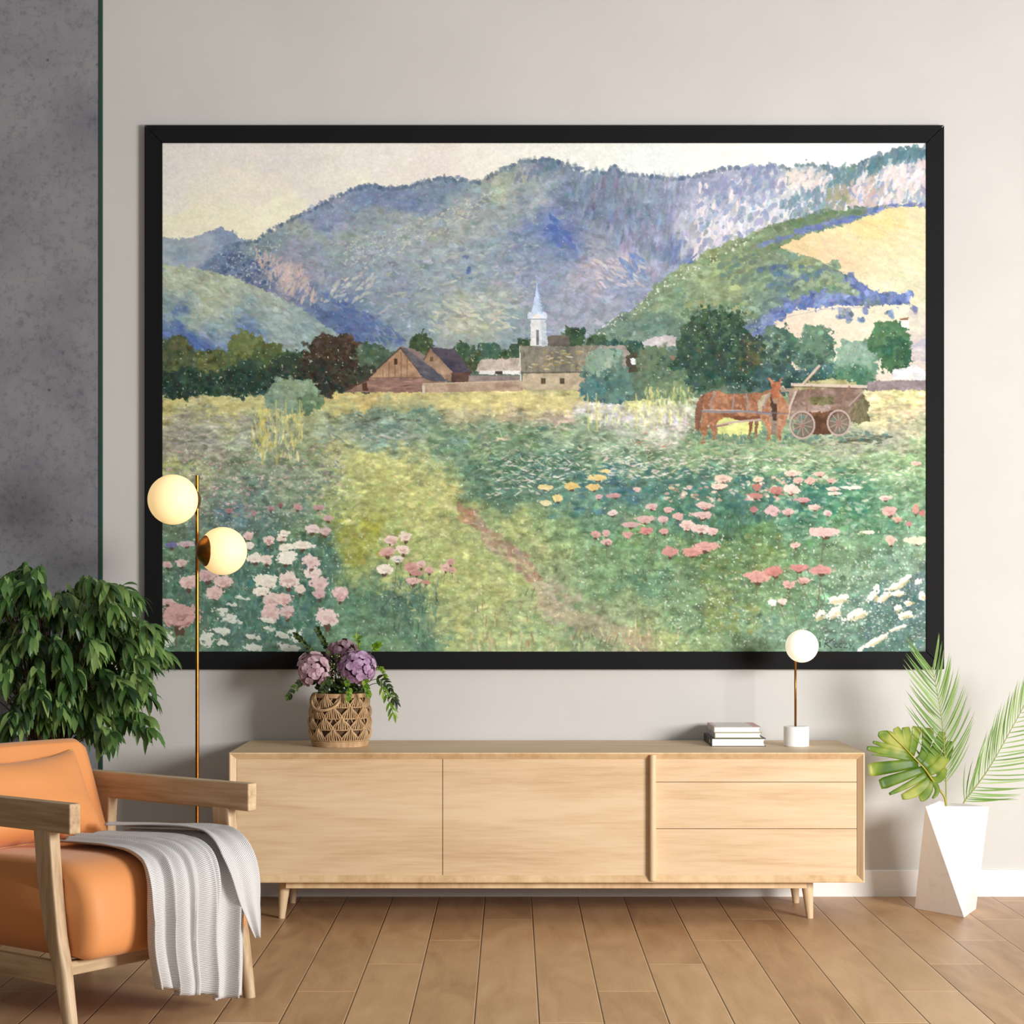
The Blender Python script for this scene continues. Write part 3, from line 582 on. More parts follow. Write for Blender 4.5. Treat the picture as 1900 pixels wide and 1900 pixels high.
# ---- flower heads
def bloom(x, y, rx, ry, lt=(222,184,172), dk=(176,118,112), stem=0, sc=(96,66,52), a=0.):
    if stem:
        line([(x, y+ry*.5),(x-stem*.08+rng.uniform(-2,2), y+ry+stem)], max(1.3, rx*.13), (106,96,74), .6)
    dab(x+rx*.05, y+ry*1.25, rx*.34, ry*.62, 0, C(sc), .85)
    dab(x, y+.5, rx*1.12, ry*1.05, a, np.clip(C(lt)*1.05,0,1), .9, .5)
    dab(x+rx*.1, y+ry*.55, rx*.7, ry*.55, a, C(dk), .6, .6)
    dab(x, y-ry*.12, rx*.95, ry*.72, a, C(lt), .9, .55)
    dab(x+rx*.1, y+ry*.25, rx*.5, ry*.35, a, C(dk), .35, .8)
    for _ in range(int(rx*1.4)):
        q = rng.uniform(0, 6.28); dab(x+rx*.75*np.cos(q), y+ry*.75*np.sin(q), rx*.16+.6, ry*.16+.6, 0, np.clip(C(lt)*rng.uniform(.93,1.1), 0, 1), .7)
W1, W2 = (232,222,196), (206,170,160)
PK, RD = (224,182,170), (180,116,110)
for f in [(330,1140,30,20,(206,150,140),(140,84,84),40),(350,1078,16,11,PK,RD,20),(385,1066,15,10,(204,160,156),(150,100,104),10),(412,1078,14,11,PK,RD,12),(398,1098,14,10,PK,(196,140,130),10),(494,1076,18,12,W1,W2,14),(534,1074,17,12,(226,200,184),RD,16),
 (580,1062,16,11,(228,204,190),W2,14),(592,1082,15,13,(220,184,176),RD,18),(592,1100,10,9,(206,160,160),RD,40),(630,1100,13,11,(222,178,172),RD,20),(606,1142,19,15,(226,192,180),(196,142,134),40),(504,1112,19,12,(222,190,176),RD,10),(528,1110,14,10,PK,RD,10),
 (500,1136,16,12,(216,176,166),(190,140,140),16),(532,1134,12,10,(210,176,170),RD,16),(556,1092,9,8,(226,200,180),W2,10),(484,1095,14,7,W1,W2,0),(522,998,9,5,(228,200,184),W2,8),(526,988,10,6,W1,W2,0),(498,1000,10,8,(228,196,180),RD,14),(460,992,8,7,PK,RD,10),
 (528,1014,12,6,W1,W2,0),(534,1030,16,9,(236,226,200),W1,0),(528,1038,14,7,(236,226,206),W1,0),(560,1010,18,7,W1,W2,6),(576,1040,14,10,(224,190,180),RD,14),(472,1034,13,8,W1,W2,10),(494,1036,11,8,(228,206,186),W2,8),(578,980,11,7,(222,194,188),W2,6),(602,984,11,7,(208,176,172),RD,6),
 (336,1042,9,7,(214,180,170),RD,8),(310,1046,7,6,(204,164,156),RD,6),(345,1008,14,5,(196,168,170),RD,0),(318,1010,10,5,(110,110,160),(90,90,140),0),(462,1010,9,6,W1,W2,0),(310,1115,12,5,(206,170,160),RD,0),
 (424,946,6,5,(166,120,120),(120,80,86),6),(502,942,6,5,(176,130,128),(110,72,76),6),(520,936,5,4,(150,96,100),(110,70,74),6),(552,938,7,6,(196,144,138),RD,4),(470,950,5,5,(170,130,130),RD,4),(590,940,10,4,(190,150,144),RD,0),(608,960,9,5,(196,156,150),RD,0),
 (724,1000,12,8,(228,190,170),RD,30),(752,994,9,8,(232,204,180),RD,20),(718,1022,12,8,(216,160,146),(176,96,86),30),(747,1018,11,8,(232,200,178),RD,30),(712,1054,14,8,(236,220,196),W2,10),(736,1036,10,6,(224,206,190),(90,110,106),60),(762,1052,13,9,(204,140,128),(150,90,86),30),(765,1076,12,6,(222,172,160),RD,20),
 (780,1046,9,6,(220,176,160),RD,10),(795,1056,9,6,(214,160,146),RD,16),(826,1050,9,7,(222,176,154),RD,26),(835,1040,6,6,(206,150,136),RD,16),(838,1056,6,5,(206,150,136),RD,10),(790,1078,7,4,(190,130,110),RD,10),(772,1062,10,5,(190,130,120),RD,10),
 (1528,986,24,8,(222,176,164),(200,140,132),60),(1474,1010,10,5,(222,178,158),RD,16),(1404,1068,19,10,(216,146,130),(196,120,108),26,),(1436,1058,17,8,(206,124,112),(190,100,92),20),(1480,1052,17,6,(206,124,116),(180,96,90),18),(1523,1056,20,7,(214,140,130),(186,104,100),70),
 (1462,1082,10,7,(220,156,144),RD,18),(1490,1076,12,5,(222,166,152),RD,0),(1432,1116,8,6,(226,222,212),(190,190,190),18),(1450,1114,7,6,(230,200,180),W2,14),(1242,1022,12,9,(206,134,124),(180,96,92),8),(1284,1022,19,7,(212,138,122),(186,104,96),10),(1308,1012,20,8,(216,150,138),(190,112,104),8),
 (1302,954,18,6,(214,170,160),RD,6),(1306,936,16,6,(218,178,164),RD,6),(1300,980,16,7,(220,184,172),RD,6),(1273,972,12,8,(226,190,170),RD,14),(1322,984,10,6,(222,176,166),RD,4),(1433,946,12,8,(216,168,164),RD,12),(1462,948,9,6,(216,170,160),RD,10),(1489,926,12,5,(206,144,140),RD,10),(1511,940,12,5,(226,186,168),RD,10),
 (1398,944,6,6,(186,110,112),RD,4),(1404,902,8,6,(190,110,96),RD,0),(1405,888,10,5,(226,196,160),RD,0),(1340,886,14,7,(226,186,160),(150,100,90),0),(1334,900,16,5,(228,196,168),RD,0),(1440,908,12,7,(196,124,110),(160,80,76),0),(1466,906,14,8,(232,200,178),(226,180,160),0),(1400,918,12,5,(196,120,108),RD,0),
 (1650,946,12,8,(222,164,150),RD,4),(1698,944,6,8,(212,140,120),RD,0),(1642,922,11,4,(226,190,172),RD,0),(1664,962,8,5,(220,164,136),RD,4),(1686,970,6,5,(200,130,130),RD,4),(1710,950,6,6,(200,110,100),RD,4),(1652,1000,8,8,(222,176,150),RD,20),(1700,1000,18,7,(216,206,170),(190,196,150),0),(1610,986,11,3,(226,210,186),W2,0),
 (1535,950,7,5,(216,190,184),RD,6),(1545,906,10,4,(230,196,176),RD,0),(1548,914,12,3,(226,204,184),W2,0),(1580,903,22,3,(226,222,196),W1,0),(1503,890,9,6,(222,170,150),RD,0),(1480,890,9,6,(222,176,156),RD,0),(1520,878,10,4,(222,180,156),RD,0),(1470,876,12,5,(230,196,170),RD,0),(1540,890,8,4,(216,170,150),RD,0),(1700,858,9,4,(226,180,160),RD,0),
 (1104,990,8,6,(212,150,138),RD,16),(1124,988,7,5,(212,160,150),RD,8),(1126,1004,9,5,(214,170,160),(120,76,66),24),(1164,990,9,5,(210,146,138),RD,8),(1170,972,14,5,(206,160,154),RD,0),(1195,962,15,6,(210,164,156),RD,0),(1200,982,12,6,(210,130,120),(176,90,84),8),(1232,984,8,5,(214,150,140),RD,8),(1230,962,9,6,(214,168,160),RD,8),
 (1208,938,9,5,(214,170,160),RD,6),(1240,944,8,5,(222,170,156),RD,6),(1258,956,9,6,(216,160,150),RD,6),(1136,950,8,5,(216,190,180),RD,4),(1110,920,7,4,(206,160,160),RD,4),(1140,918,12,4,(196,140,140),RD,4),(1180,906,7,4,(220,176,164),RD,0),
 (1100,902,0+12,6,(224,184,104),(206,166,86),0),(1108,884,14,5,(226,196,110),(206,176,90),0),(1060,900,13,6,(222,184,96),(200,164,80),0),(1034,922,9,6,(230,200,116),(216,186,110),0),(1010,903,12,4,(226,200,120),W1,0),(1012,932,10,5,(222,206,140),W1,0),(1122,872,7,3,(226,200,110),W1,0)]:
    bloom(f[0], f[1], f[2], f[3], f[4], f[5], f[6])
for f in [(420,1140,16,5),(430,1150,20,5),(405,1130,14,4),(500,1150,14,4),(520,1175,16,6),(545,1172,12,7),(500,1165,10,4),(470,1200,20,6),(530,1200,22,7),(550,1185,14,6),(412,1170,14,7),(410,1190,16,6),(382,1180,10,16),(312,1185,10,12),(430,1120,12,4),(450,1108,14,3),(470,1180,14,4)]:
    dab(f[0], f[1], f[2], f[3], .15, C((228,226,206)), .85, .7); dab(f[0]+3, f[1]+f[3]*.6, f[2]*.7, f[3]*.4, .15, C((196,196,168)), .5, .7)
for f in [(1552,1112,22,7,-.15),(1546,1136,17,9,-.7),(1520,1140,14,7,-.5),(1585,1140,24,9,-.4),(1640,1105,14,6,-.7),(1665,1100,12,6,-.1),(1620,1100,7,16,.5),(1670,1080,22,7,-.6),(1650,1090,16,4,-.4),(1685,1115,10,6,-.3),(1664,1128,9,6,-.5),(1680,1140,17,6,-.15),(1702,1078,10,5,-.4),(1710,1105,6,9,0),(1620,1190,30,5,-.5),(1660,1165,24,3,-.3)]:
    dab(f[0], f[1], f[2], f[3], f[4], C((232,228,212)), .9, .6); dab(f[0]+4, f[1]+f[3]*.5, f[2]*.7, f[3]*.45, f[4], C((206,180,116)), .65, .7)
for a in [((1500,1165),(1530,1110)),((1530,1110),(1518,1062)),((1508,1130),(1480,1070)),((1480,1165),(1470,1120)),((1455,1150),(1445,1120))]: line(a, 2, (110,104,70), .6)
for x, y in scatter(raster([(480,760),(566,752),(560,830),(476,840)]), 26): line([(x,y),(x+rng.uniform(-3,3),y-18)], 1.8, (208,200,112), .6)
for x in (483,512,530,556,1090,1106,1180,1212): line([(x,742 if x<1000 else 730),(x+2,800)], 3, (204,198,104), .55)
texture(raster([(880,1120),(1000,1100),(990,1209),(890,1209)]), 30, 1.5, 9, 0, .06, .6, .1, [(166,120,70),(140,120,80)])
for x, y in [(1118,1180),(1126,1184),(1134,1180),(1146,1178),(1080,1165),(1070,1170),(980,1090),(992,1090)]: line([(x,y),(x-6,y+16)], 2, (120,92,62), .6)
# signature, lower right
INK = (54,60,52)
for s in ([(1516,1187),(1516,1200)], [(1521,1190),(1521,1200)], [(1533,1184),(1529,1202)], [(1547,1184),(1532,1194),(1543,1203)], [(1520,1184),(1521,1186)]): line(s, 1.7, INK, .8)
def arc(x, y, r, a0, a1): 
    t = np.linspace(a0, a1, 12); line(list(zip(x+r*np.cos(t), y+r*np.sin(t))), 1.5, INK, .8)
arc(1551, 1197, 3.4, 0, 6.28); arc(1560, 1197, 3.6, .9, 5.4)
for s in ([(1565,1193),(1571,1193),(1565,1201),(1572,1201)], [(1575,1193),(1578,1199)], [(1582,1192),(1575,1206)]): line(s, 1.5, INK, .75)
# soften the pigments: watercolour on warm paper
L = IMG@np.array([.3,.59,.11])
IMG = L[...,None]+(IMG-L[...,None])*.74
IMG = 1-(1-np.clip(IMG,0,1))**1.05*.99
IMG = np.clip(.62+(IMG-.62)*1.07, 0, 1)*np.array([.985,1.,1.02])
IMG = IMG*(1-.05*(L[...,None]))+.05*L[...,None]*np.array([1.,.97,.88])
# sheet grain
IMG *= (1+.012*NF+.012*noise(1.6, 1.6, 1))[...,None]
IMG = np.clip(IMG, 0, 1)
# ================================================================ MATERIALS
WALLP = mottled('wall_plaster', (199,196,192), (204,201,197), 3, .9, .02)
CONC, nt, nd, lk, b = newmat('grey_concrete')
v = coords(nt)
n1 = N(nt, 'ShaderNodeTexNoise'); n1.inputs['Scale'].default_value = 3.2; n1.inputs['Detail'].default_value = 9; n1.inputs['Roughness'].default_value = .62
n2 = N(nt, 'ShaderNodeTexNoise'); n2.inputs['Scale'].default_value = 42; n2.inputs['Detail'].default_value = 8; n2.inputs['Roughness'].default_value = .7
n3 = N(nt, 'ShaderNodeTexVoronoi'); n3.inputs['Scale'].default_value = 9
for q in (n1, n2, n3): lk.new(v, q.inputs['Vector'])
r1 = ramp(nt, [(.3, S((112,113,119))), (.5, S((130,130,135))), (.66, S((140,140,143)))]); lk.new(n1.outputs[0], r1.inputs[0])
r2 = ramp(nt, [(.30, S((190,190,194))), (.5, S((255,255,255)))]); lk.new(n2.outputs[0], r2.inputs[0])
r3 = ramp(nt, [(.03, S((90,90,92))), (.07, S((255,255,255)))]); lk.new(n3.outputs[0], r3.inputs[0])
m1 = N(nt, 'ShaderNodeMix'); m1.data_type = 'RGBA'; m1.blend_type = 'MULTIPLY'; m1.inputs[0].default_value = .75
m2 = N(nt, 'ShaderNodeMix'); m2.data_type = 'RGBA'; m2.blend_type = 'MULTIPLY'; m2.inputs[0].default_value = .6
lk.new(r1.outputs[0], m1.inputs[6]); lk.new(r2.outputs[0], m1.inputs[7]); lk.new(m1.outputs[2], m2.inputs[6]); lk.new(r3.outputs[0], m2.inputs[7])
lk.new(m2.outputs[2], b.inputs['Base Color']); b.inputs['Roughness'].default_value = .85; bump(nt, b, n2.outputs[0], .15, .003)
GREEN = plain('dark_green_trim', (30,66,54), .5)
WHITE = plain('white_trim', (236,233,230), .5)
# floor boards: 172.5 mm wide, ends stepping back board by board
FLR, nt, nd, lk, b = newmat('oak_floor_boards')
tc = N(nt, 'ShaderNodeTexCoord'); sx = N(nt, 'ShaderNodeSeparateXYZ'); lk.new(tc.outputs['Object'], sx.inputs[0])
def M_(op, a, c=None, d=None):
    n = N(nt, 'ShaderNodeMath', operation=op)
    for i, q in enumerate((a, c, d)):
        if q is None: continue
        if isinstance(q, (int, float)): n.inputs[i].default_value = q
        else: lk.new(q, n.inputs[i])
    return n.outputs[0]
PWD = .1725; PLN = 1.968
u = M_('DIVIDE', M_('ADD', sx.outputs[0], .7906+PWD*40), PWD); k = M_('FLOOR', u); fu = M_('FRACT', u)
kk = M_('SUBTRACT', k, 44)
w_ = M_('DIVIDE', M_('SUBTRACT', M_('SUBTRACT', sx.outputs[1], 6.583-PLN*8), M_('MULTIPLY', kk, PLN/5)), PLN)
kv = M_('FLOOR', w_); fv = M_('FRACT', w_)
du = M_('MULTIPLY', M_('MINIMUM', fu, M_('SUBTRACT', 1, fu)), PWD); dv = M_('MULTIPLY', M_('MINIMUM', fv, M_('SUBTRACT', 1, fv)), PLN)
cmb = N(nt, 'ShaderNodeCombineXYZ'); lk.new(k, cmb.inputs[0]); lk.new(kv, cmb.inputs[1])
wn = N(nt, 'ShaderNodeTexWhiteNoise'); lk.new(cmb.outputs[0], wn.inputs['Vector'])
off = N(nt, 'ShaderNodeVectorMath', operation='MULTIPLY_ADD'); lk.new(wn.outputs['Color'], off.inputs[0]); off.inputs[1].default_value = (9,9,9); lk.new(tc.outputs['Object'], off.inputs[2])
mp = N(nt, 'ShaderNodeMapping'); mp.inputs['Scale'].default_value = (7,1.6,1); lk.new(off.outputs[0], mp.inputs[0])
na = N(nt, 'ShaderNodeTexNoise'); na.inputs['Scale'].default_value = 1.3; na.inputs['Detail'].default_value = 4; na.inputs['Distortion'].default_value = 1.4; lk.new(mp.outputs[0], na.inputs['Vector'])
mp2 = N(nt, 'ShaderNodeMapping'); mp2.inputs['Scale'].default_value = (60,5,1); lk.new(off.outputs[0], mp2.inputs[0])
nb = N(nt, 'ShaderNodeTexNoise'); nb.inputs['Scale'].default_value = 2; nb.inputs['Detail'].default_value = 4; lk.new(mp2.outputs[0], nb.inputs['Vector'])
sm = M_('ADD', M_('ADD', M_('MULTIPLY', na.outputs[0], .62), M_('MULTIPLY', nb.outputs[0], .16)), M_('MULTIPLY', wn.outputs['Value'], .22))
rf = ramp(nt, [(.28, S(FLOOR_D)), (.5, S(FLOOR_M)), (.72, S(FLOOR_L))]); lk.new(sm, rf.inputs[0])
# long grooves: a dark slit and a pale line, light on its edge painted into the colour; ends: a thin pale line
slit = M_('LESS_THAN', M_('MINIMUM', M_('MULTIPLY', fu, PWD), M_('MULTIPLY', M_('SUBTRACT', 1, fu), PWD*1.9)), .0029); edge_light = M_('LESS_THAN', du, .0034); endl = M_('LESS_THAN', dv, .0036)
x1 = N(nt, 'ShaderNodeMix'); x1.data_type = 'RGBA'; lk.new(M_('MAXIMUM', M_('MULTIPLY', edge_light, .55), M_('MULTIPLY', endl, .8)), x1.inputs[0]); lk.new(rf.outputs[0], x1.inputs[6]); x1.inputs[7].default_value = S((226,186,138))
x2 = N(nt, 'ShaderNodeMix'); x2.data_type = 'RGBA'; lk.new(slit, x2.inputs[0]); lk.new(x1.outputs[2], x2.inputs[6]); x2.inputs[7].default_value = S((84,56,34))
lk.new(x2.outputs[2], b.inputs['Base Color']); b.inputs['Roughness'].default_value = .42
hh = M_('MINIMUM', M_('DIVIDE', du, .003), 1.0); bump(nt, b, hh, .5, .002)
OAKX = wood('pale_oak_across', *OAK, 0, 30, .5)
OAKF = wood('pale_oak_edge', *OAKE, 2, 12, .5, 3)
OAKY = wood('pale_oak_deep', *OAK, 1, 30, .5)
OAKZ = wood('pale_oak_upright', *OAK, 2, 30, .5)
CHW = wood('ash_chair_wood', *ASH, 0, 26, .5)
CHWZ = wood('ash_chair_wood_upright', *ASH, 2, 26, .5)
CHWY = wood('ash_chair_wood_cross', *ASH, 1, 26, .5)
ORANGE = mottled('orange_upholstery', ORG1, ORG2, 4, .62, .0)
ORANGE.node_tree.nodes['Principled BSDF'].inputs['Sheen Weight'].default_value = .15
ORP = plain('orange_piping', (214,158,84), .6)
BRASS = mottled('aged_brass', (170,112,52), (146,94,42), 30, .32, 0, metal=1.)
BLACK = plain('black_frame', (18,18,19), .7); MATS['black_frame'].node_tree.nodes['Principled BSDF'].inputs['Specular IOR Level'].default_value = .15
MARB = mottled('white_marble', (250,249,248), (206,204,202), 9, .25, 0, 6, stops=(.56,.76))
PAPER = plain('page_paper', (244,241,236), .8)
POTW = mottled('white_pot', (250,247,243), (232,226,220), 26, .35, 0, 3, stops=(.55,.9))
SOIL = mottled('potting_soil', (52,40,30), (30,24,18), 60, .95, .6)
BARK = mottled('bark', (92,76,54), (60,48,36), 40, .9, .5)
LEAFD = leafmat('glossy_green_leaf', (26,56,30), (84,122,58), (150,178,104), .38, .25)
LEAFP = leafmat('palm_green', (96,136,70), (134,170,98), (182,206,150), .5, .4)
WICK = mottled('woven_rattan', (206,172,130), (170,134,94), 60, .7, .3, 3, mscale=(1,1,.3))
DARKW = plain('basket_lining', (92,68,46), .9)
# monstera
MON, nt, nd, lk, b = newmat('monstera_leaf')
na = N(nt, 'ShaderNodeTexNoise'); na.inputs['Scale'].default_value = 9; lk.new(coords(nt), na.inputs['Vector'])
r = ramp(nt, [(.35, S((72,108,18))), (.52, S((112,140,30))), (.68, S((176,180,82)))]); lk.new(na.outputs[0], r.inputs[0]); lk.new(r.outputs[0], b.inputs['Base Color']); b.inputs['Roughness'].default_value = .45
tr = N(nt, 'ShaderNodeBsdfTranslucent'); ms = N(nt, 'ShaderNodeMixShader'); ms.inputs[0].default_value = .3; lk.new(r.outputs[0], tr.inputs[0])
lk.new(b.outputs[0], ms.inputs[1]); lk.new(tr.outputs[0], ms.inputs[2]); lk.new(ms.outputs[0], nd['Material Output'].inputs[0])
MIDR = plain('monstera_midrib', (160,150,50), .4)
# knitted throw
KNIT, nt, nd, lk, b = newmat('knitted_throw')
uv = N(nt, 'ShaderNodeTexCoord'); mp = N(nt, 'ShaderNodeMapping'); mp.inputs['Scale'].default_value = (30,50,1); lk.new(uv.outputs['UV'], mp.inputs[0])
wv = N(nt, 'ShaderNodeTexWave', wave_type='BANDS', bands_direction='DIAGONAL'); wv.inputs['Scale'].default_value = .9; wv.inputs['Distortion'].default_value = 1.2; wv.inputs['Detail'].default_value = 2; lk.new(mp.outputs[0], wv.inputs['Vector'])
r = ramp(nt, [(.2, S((168,163,160))), (.75, S((222,219,217)))]); lk.new(wv.outputs[0], r.inputs[0]); lk.new(r.outputs[0], b.inputs['Base Color']); b.inputs['Roughness'].default_value = .9
bump(nt, b, wv.outputs[0], .5, .0012)
# ================================================================ ROOM
XL = P(184,0,WALL_Y).x; XT = P(191,0,WALL_Y).x
bm = new(); box(bm, -5, 5, -2.2, WALL_Y+.12, -.1, 0); tag(build('floor', bm, FLR), kind='structure')
bm = new(); box(bm, XT, 5, WALL_Y, WALL_Y+.12, 0, 4.0); tag(build('wall_back', bm, WALLP), kind='structure')
bm = new(); box(bm, -5, XL, WALL_Y-.004, WALL_Y+.12, 0, 4.0); tag(build('wall_left', bm, CONC), kind='structure')
bm = new(); box(bm, XL, XT, WALL_Y-.008, WALL_Y+.12, 0, 4.0); tag(build('trim_1', bm, GREEN, bevel=.001), kind='structure')
bm = new(); zb = P(0,1614.5,WALL_Y-.014).z
prism(bm, [[(x, WALL_Y, 0), (x, WALL_Y-.014, 0), (x, WALL_Y-.014, zb-.004), (x, WALL_Y-.010, zb), (x, WALL_Y, zb)] for x in (XT, 5)])
tag(build('baseboard_back', bm, WHITE), kind='structure')
# ================================================================ FRAMED PAINTING
YP = WALL_Y-.03
a = P(268,232,YP); c = P(1752,1242,YP); ia = P(301,265,YP); ic = P(1719,1209,YP)
pc = Vector(((a.x+c.x)/2, WALL_Y, (a.z+c.z)/2))
pt = empty('framed_painting', pc, 0, 'wide landscape watercolour in a black frame hung above the low wooden cabinet', 'painting')
def rel(v): return (v[0]-pc.x, v[1]-pc.y, v[2]-pc.z)
G = .0008
for k_ in range(4):
    O_ = [(a.x,a.z),(c.x,a.z),(c.x,c.z),(a.x,c.z)]; I_ = [(ia.x,ia.z),(ic.x,ia.z),(ic.x,ic.z),(ia.x,ic.z)]
    q = [O_[k_], O_[(k_+1)%4], I_[(k_+1)%4], I_[k_]]
    sh = [(G,0),(0,-G),(-G,0),(0,G)][k_]; s2 = [(-G,0),(0,G),(G,0),(0,-G)][k_]
    q = [(q[0][0]+sh[0]*1.6,q[0][1]+sh[1]*1.6),(q[1][0]+s2[0]*1.6,q[1][1]+s2[1]*1.6),(q[2][0]+s2[0]*1.6,q[2][1]+s2[1]*1.6),(q[3][0]+sh[0]*1.6,q[3][1]+sh[1]*1.6)]
    bm = new(); prism(bm, [[rel((x, yy, z)) for x, z in q] for yy in (WALL_Y-.001, YP)])
    build('frame_rail', bm, BLACK, pt, bevel=.0012)
bm = new(); box(bm, ia.x-pc.x-.01, ic.x-pc.x+.01, -.012, -.002, ic.z-pc.z-.01, ia.z-pc.z+.01); build('backing_board', bm, BLACK, pt)
YC = WALL_Y-.024
sa = P(PX0,PY0,YP); sc_ = P(PX1,PY1,YP)
gx = np.linspace(sa.x-pc.x, sc_.x-pc.x, PW); gz = np.linspace(sa.z-pc.z, sc_.z-pc.z, PH)
co = np.empty((PH,PW,3), np.float32); co[...,0] = gx[None,:]; co[...,1] = YC-pc.y; co[...,2] = gz[:,None]
me = bpy.data.meshes.new('canvas'); nv = PH*PW; nf = (PH-1)*(PW-1)
me.vertices.add(nv); me.vertices.foreach_set('co', co.ravel())
idx = np.arange(nv, dtype=np.int32).reshape(PH,PW)
quad = np.stack([idx[:-1,:-1], idx[1:,:-1], idx[1:,1:], idx[:-1,1:]], -1).reshape(-1)
me.loops.add(nf*4); me.loops.foreach_set('vertex_index', quad)
me.polygons.add(nf); me.polygons.foreach_set('loop_start', np.arange(0, nf*4, 4, dtype=np.int32))
me.update(calc_edges=True)
at_ = me.color_attributes.new('pigment', 'FLOAT_COLOR', 'POINT')
lin = np.where(IMG <= .04045, IMG/12.92, ((IMG+.055)/1.055)**2.4)*PAINT_SCALE
rgba = np.ones((PH,PW,4), np.float32); rgba[...,:3] = np.clip(lin, 0, .97)
at_.data.foreach_set('color', rgba.ravel())
CAN, nt, nd, lk, b = newmat('watercolour_sheet')
an = N(nt, 'ShaderNodeAttribute', attribute_name='pigment'); lk.new(an.outputs['Color'], b.inputs['Base Color']); b.inputs['Roughness'].default_value = .95; b.inputs['Specular IOR Level'].default_value = .05
me.materials.append(CAN)
o = bpy.data.objects.new('canvas', me); COL.objects.link(o); o.parent = pt
# ================================================================ LOW CABINET
YF = 6.525
def sx_(px): return (px-CXP)*YF/FOC
def sz_(py): return EYE-(py-HOR)*YF/FOC
x0, x1_, zt, zbm = sx_(425), sx_(1604.5), sz_(1396.7), sz_(1638)
YB = WALL_Y-.016
cb = Vector(((x0+x1_)/2, (YF+YB)/2, 0))
sb = empty('media_cabinet', cb, 0, 'long low light oak cabinet with two sliding doors and three drawers', 'cabinet')
X = lambda v: v-cb.x
Yr = lambda v: v-cb.y
T = .0235
# carcass: four boards mitred like a picture frame, the front edges sloping inwards
bm = new()
def board(q, lip):   # q: outer/inner corners of the mitred board in x,z
    rec = .012
    pr = []
    for yy, ins in ((YF, 0), (YF+rec, 1)):
        pass
O_ = [(x0,zt),(x1_,zt),(x1_,zbm),(x0,zbm)]; I_ = [(x0+T,zt-T),(x1_-T,zt-T),(x1_-T,zbm+T),(x0+T,zbm+T)]
E_ = [(x0+.004,zt-.004),(x1_-.004,zt-.004),(x1_-.004,zbm+.004),(x0+.004,zbm+.004)]
V_ = lambda p, y: (X(p[0]), Yr(y), p[1])
vo = [bm.verts.new(V_(p, YF+.0015)) for p in O_]; ve = [bm.verts.new(V_(p, YF)) for p in E_]; vi = [bm.verts.new(V_(p, YF+.016)) for p in I_]; vd = [bm.verts.new(V_(p, YB-.01)) for p in I_]; vb = [bm.verts.new(V_(p, YB)) for p in O_]
for i in range(4):
    j = (i+1)%4
    for A, B_, mi in ((vo, ve, 1), (ve, vi, 1 if i in (0,2) else 2), (vi, vd, 0), (vb, vo, 0 if i in (0,2) else 2)):
        f = bm.faces.new([A[i], A[j], B_[j], B_[i]]); f.material_index = mi
bm.faces.new(vd); bm.faces.new(vb[::-1])
build('carcass', bm, [OAKX, OAKF, OAKZ], sb)
YD = YF+.017
def panel(name, pa, pb, ya, yb, handle=None):
    bm = new(); box(bm, X(sx_(pa)), X(sx_(pb)), Yr(YD), Yr(YD+.018), sz_(yb), sz_(ya)); return build(name, bm, OAKX, sb, bevel=.0008)
panel('sliding_door', 438.0, 820.2, 1408, 1626.4); panel('sliding_door', 821.4, 1206, 1408, 1626.4)
for ya, yb in ((1408,1451.6),(1452.6,1538.4),(1539.4,1626.4)): panel('drawer', 1217, 1591.3, ya, yb)
bm = new(); xa, xb = sx_(1205.5), sx_(1217)
prism(bm, [[(X(xa+(xb-xa)*t), Yr(YF-.004-.007*math.sin(PI*t)**.6), z) for t in [i/8 for i in range(9)]]+[(X(xb), Yr(YD+.004), z),(X(xa), Yr(YD+.004), z)] for z in (sz_(1634), sz_(1632.5), sz_(1402), sz_(1400.5))])
build('door_pull_strip', bm, OAKZ, sb, smooth=False, bevel=.0006)
bm = new(); box(bm, X(sx_(528)), X(sx_(1500)), Yr(YF+.035), Yr(YF+.06), sz_(1651)-.0008, zbm); box(bm, X(sx_(528)), X(sx_(1500)), Yr(YB-.11), Yr(YB-.085), sz_(1651), zbm)
box(bm, X(sx_(516)), X(sx_(536)), Yr(YF+.07), Yr(YB-.09), sz_(1651), zbm); box(bm, X(sx_(1494)), X(sx_(1512)), Yr(YF+.07), Yr(YB-.09), sz_(1651), zbm)
build('base_rail', bm, OAKF, sb, bevel=.001)
for side in (-1, 1):
    for YL in (6.61, 6.935):
        xt = (sx_(524) if side < 0 else sx_(1503)); xo = (sx_(511) if side < 0 else sx_(1516))
        rt, rb = .0225, .0115
        if side < 0: ct, cbt = xo+rt+.0, xo+rb
        else: ct, cbt = xo-rt, xo-rb
        # leg stays upright on its outer side and tapers on the inner one
        bm = new(); prism(bm, [[(X(cc)+r_*math.cos(t_*PI/10), Yr(YL)+r_*math.sin(t_*PI/10), z) for t_ in range(20)] for cc, r_, z in ((cbt, rb, 0), (cbt, rb+.0005, .004), (ct, rt, zbm))])
        build('leg', bm, OAKZ, sb, smooth=False)
        COL.objects[-1].data.shade_smooth() if False else None
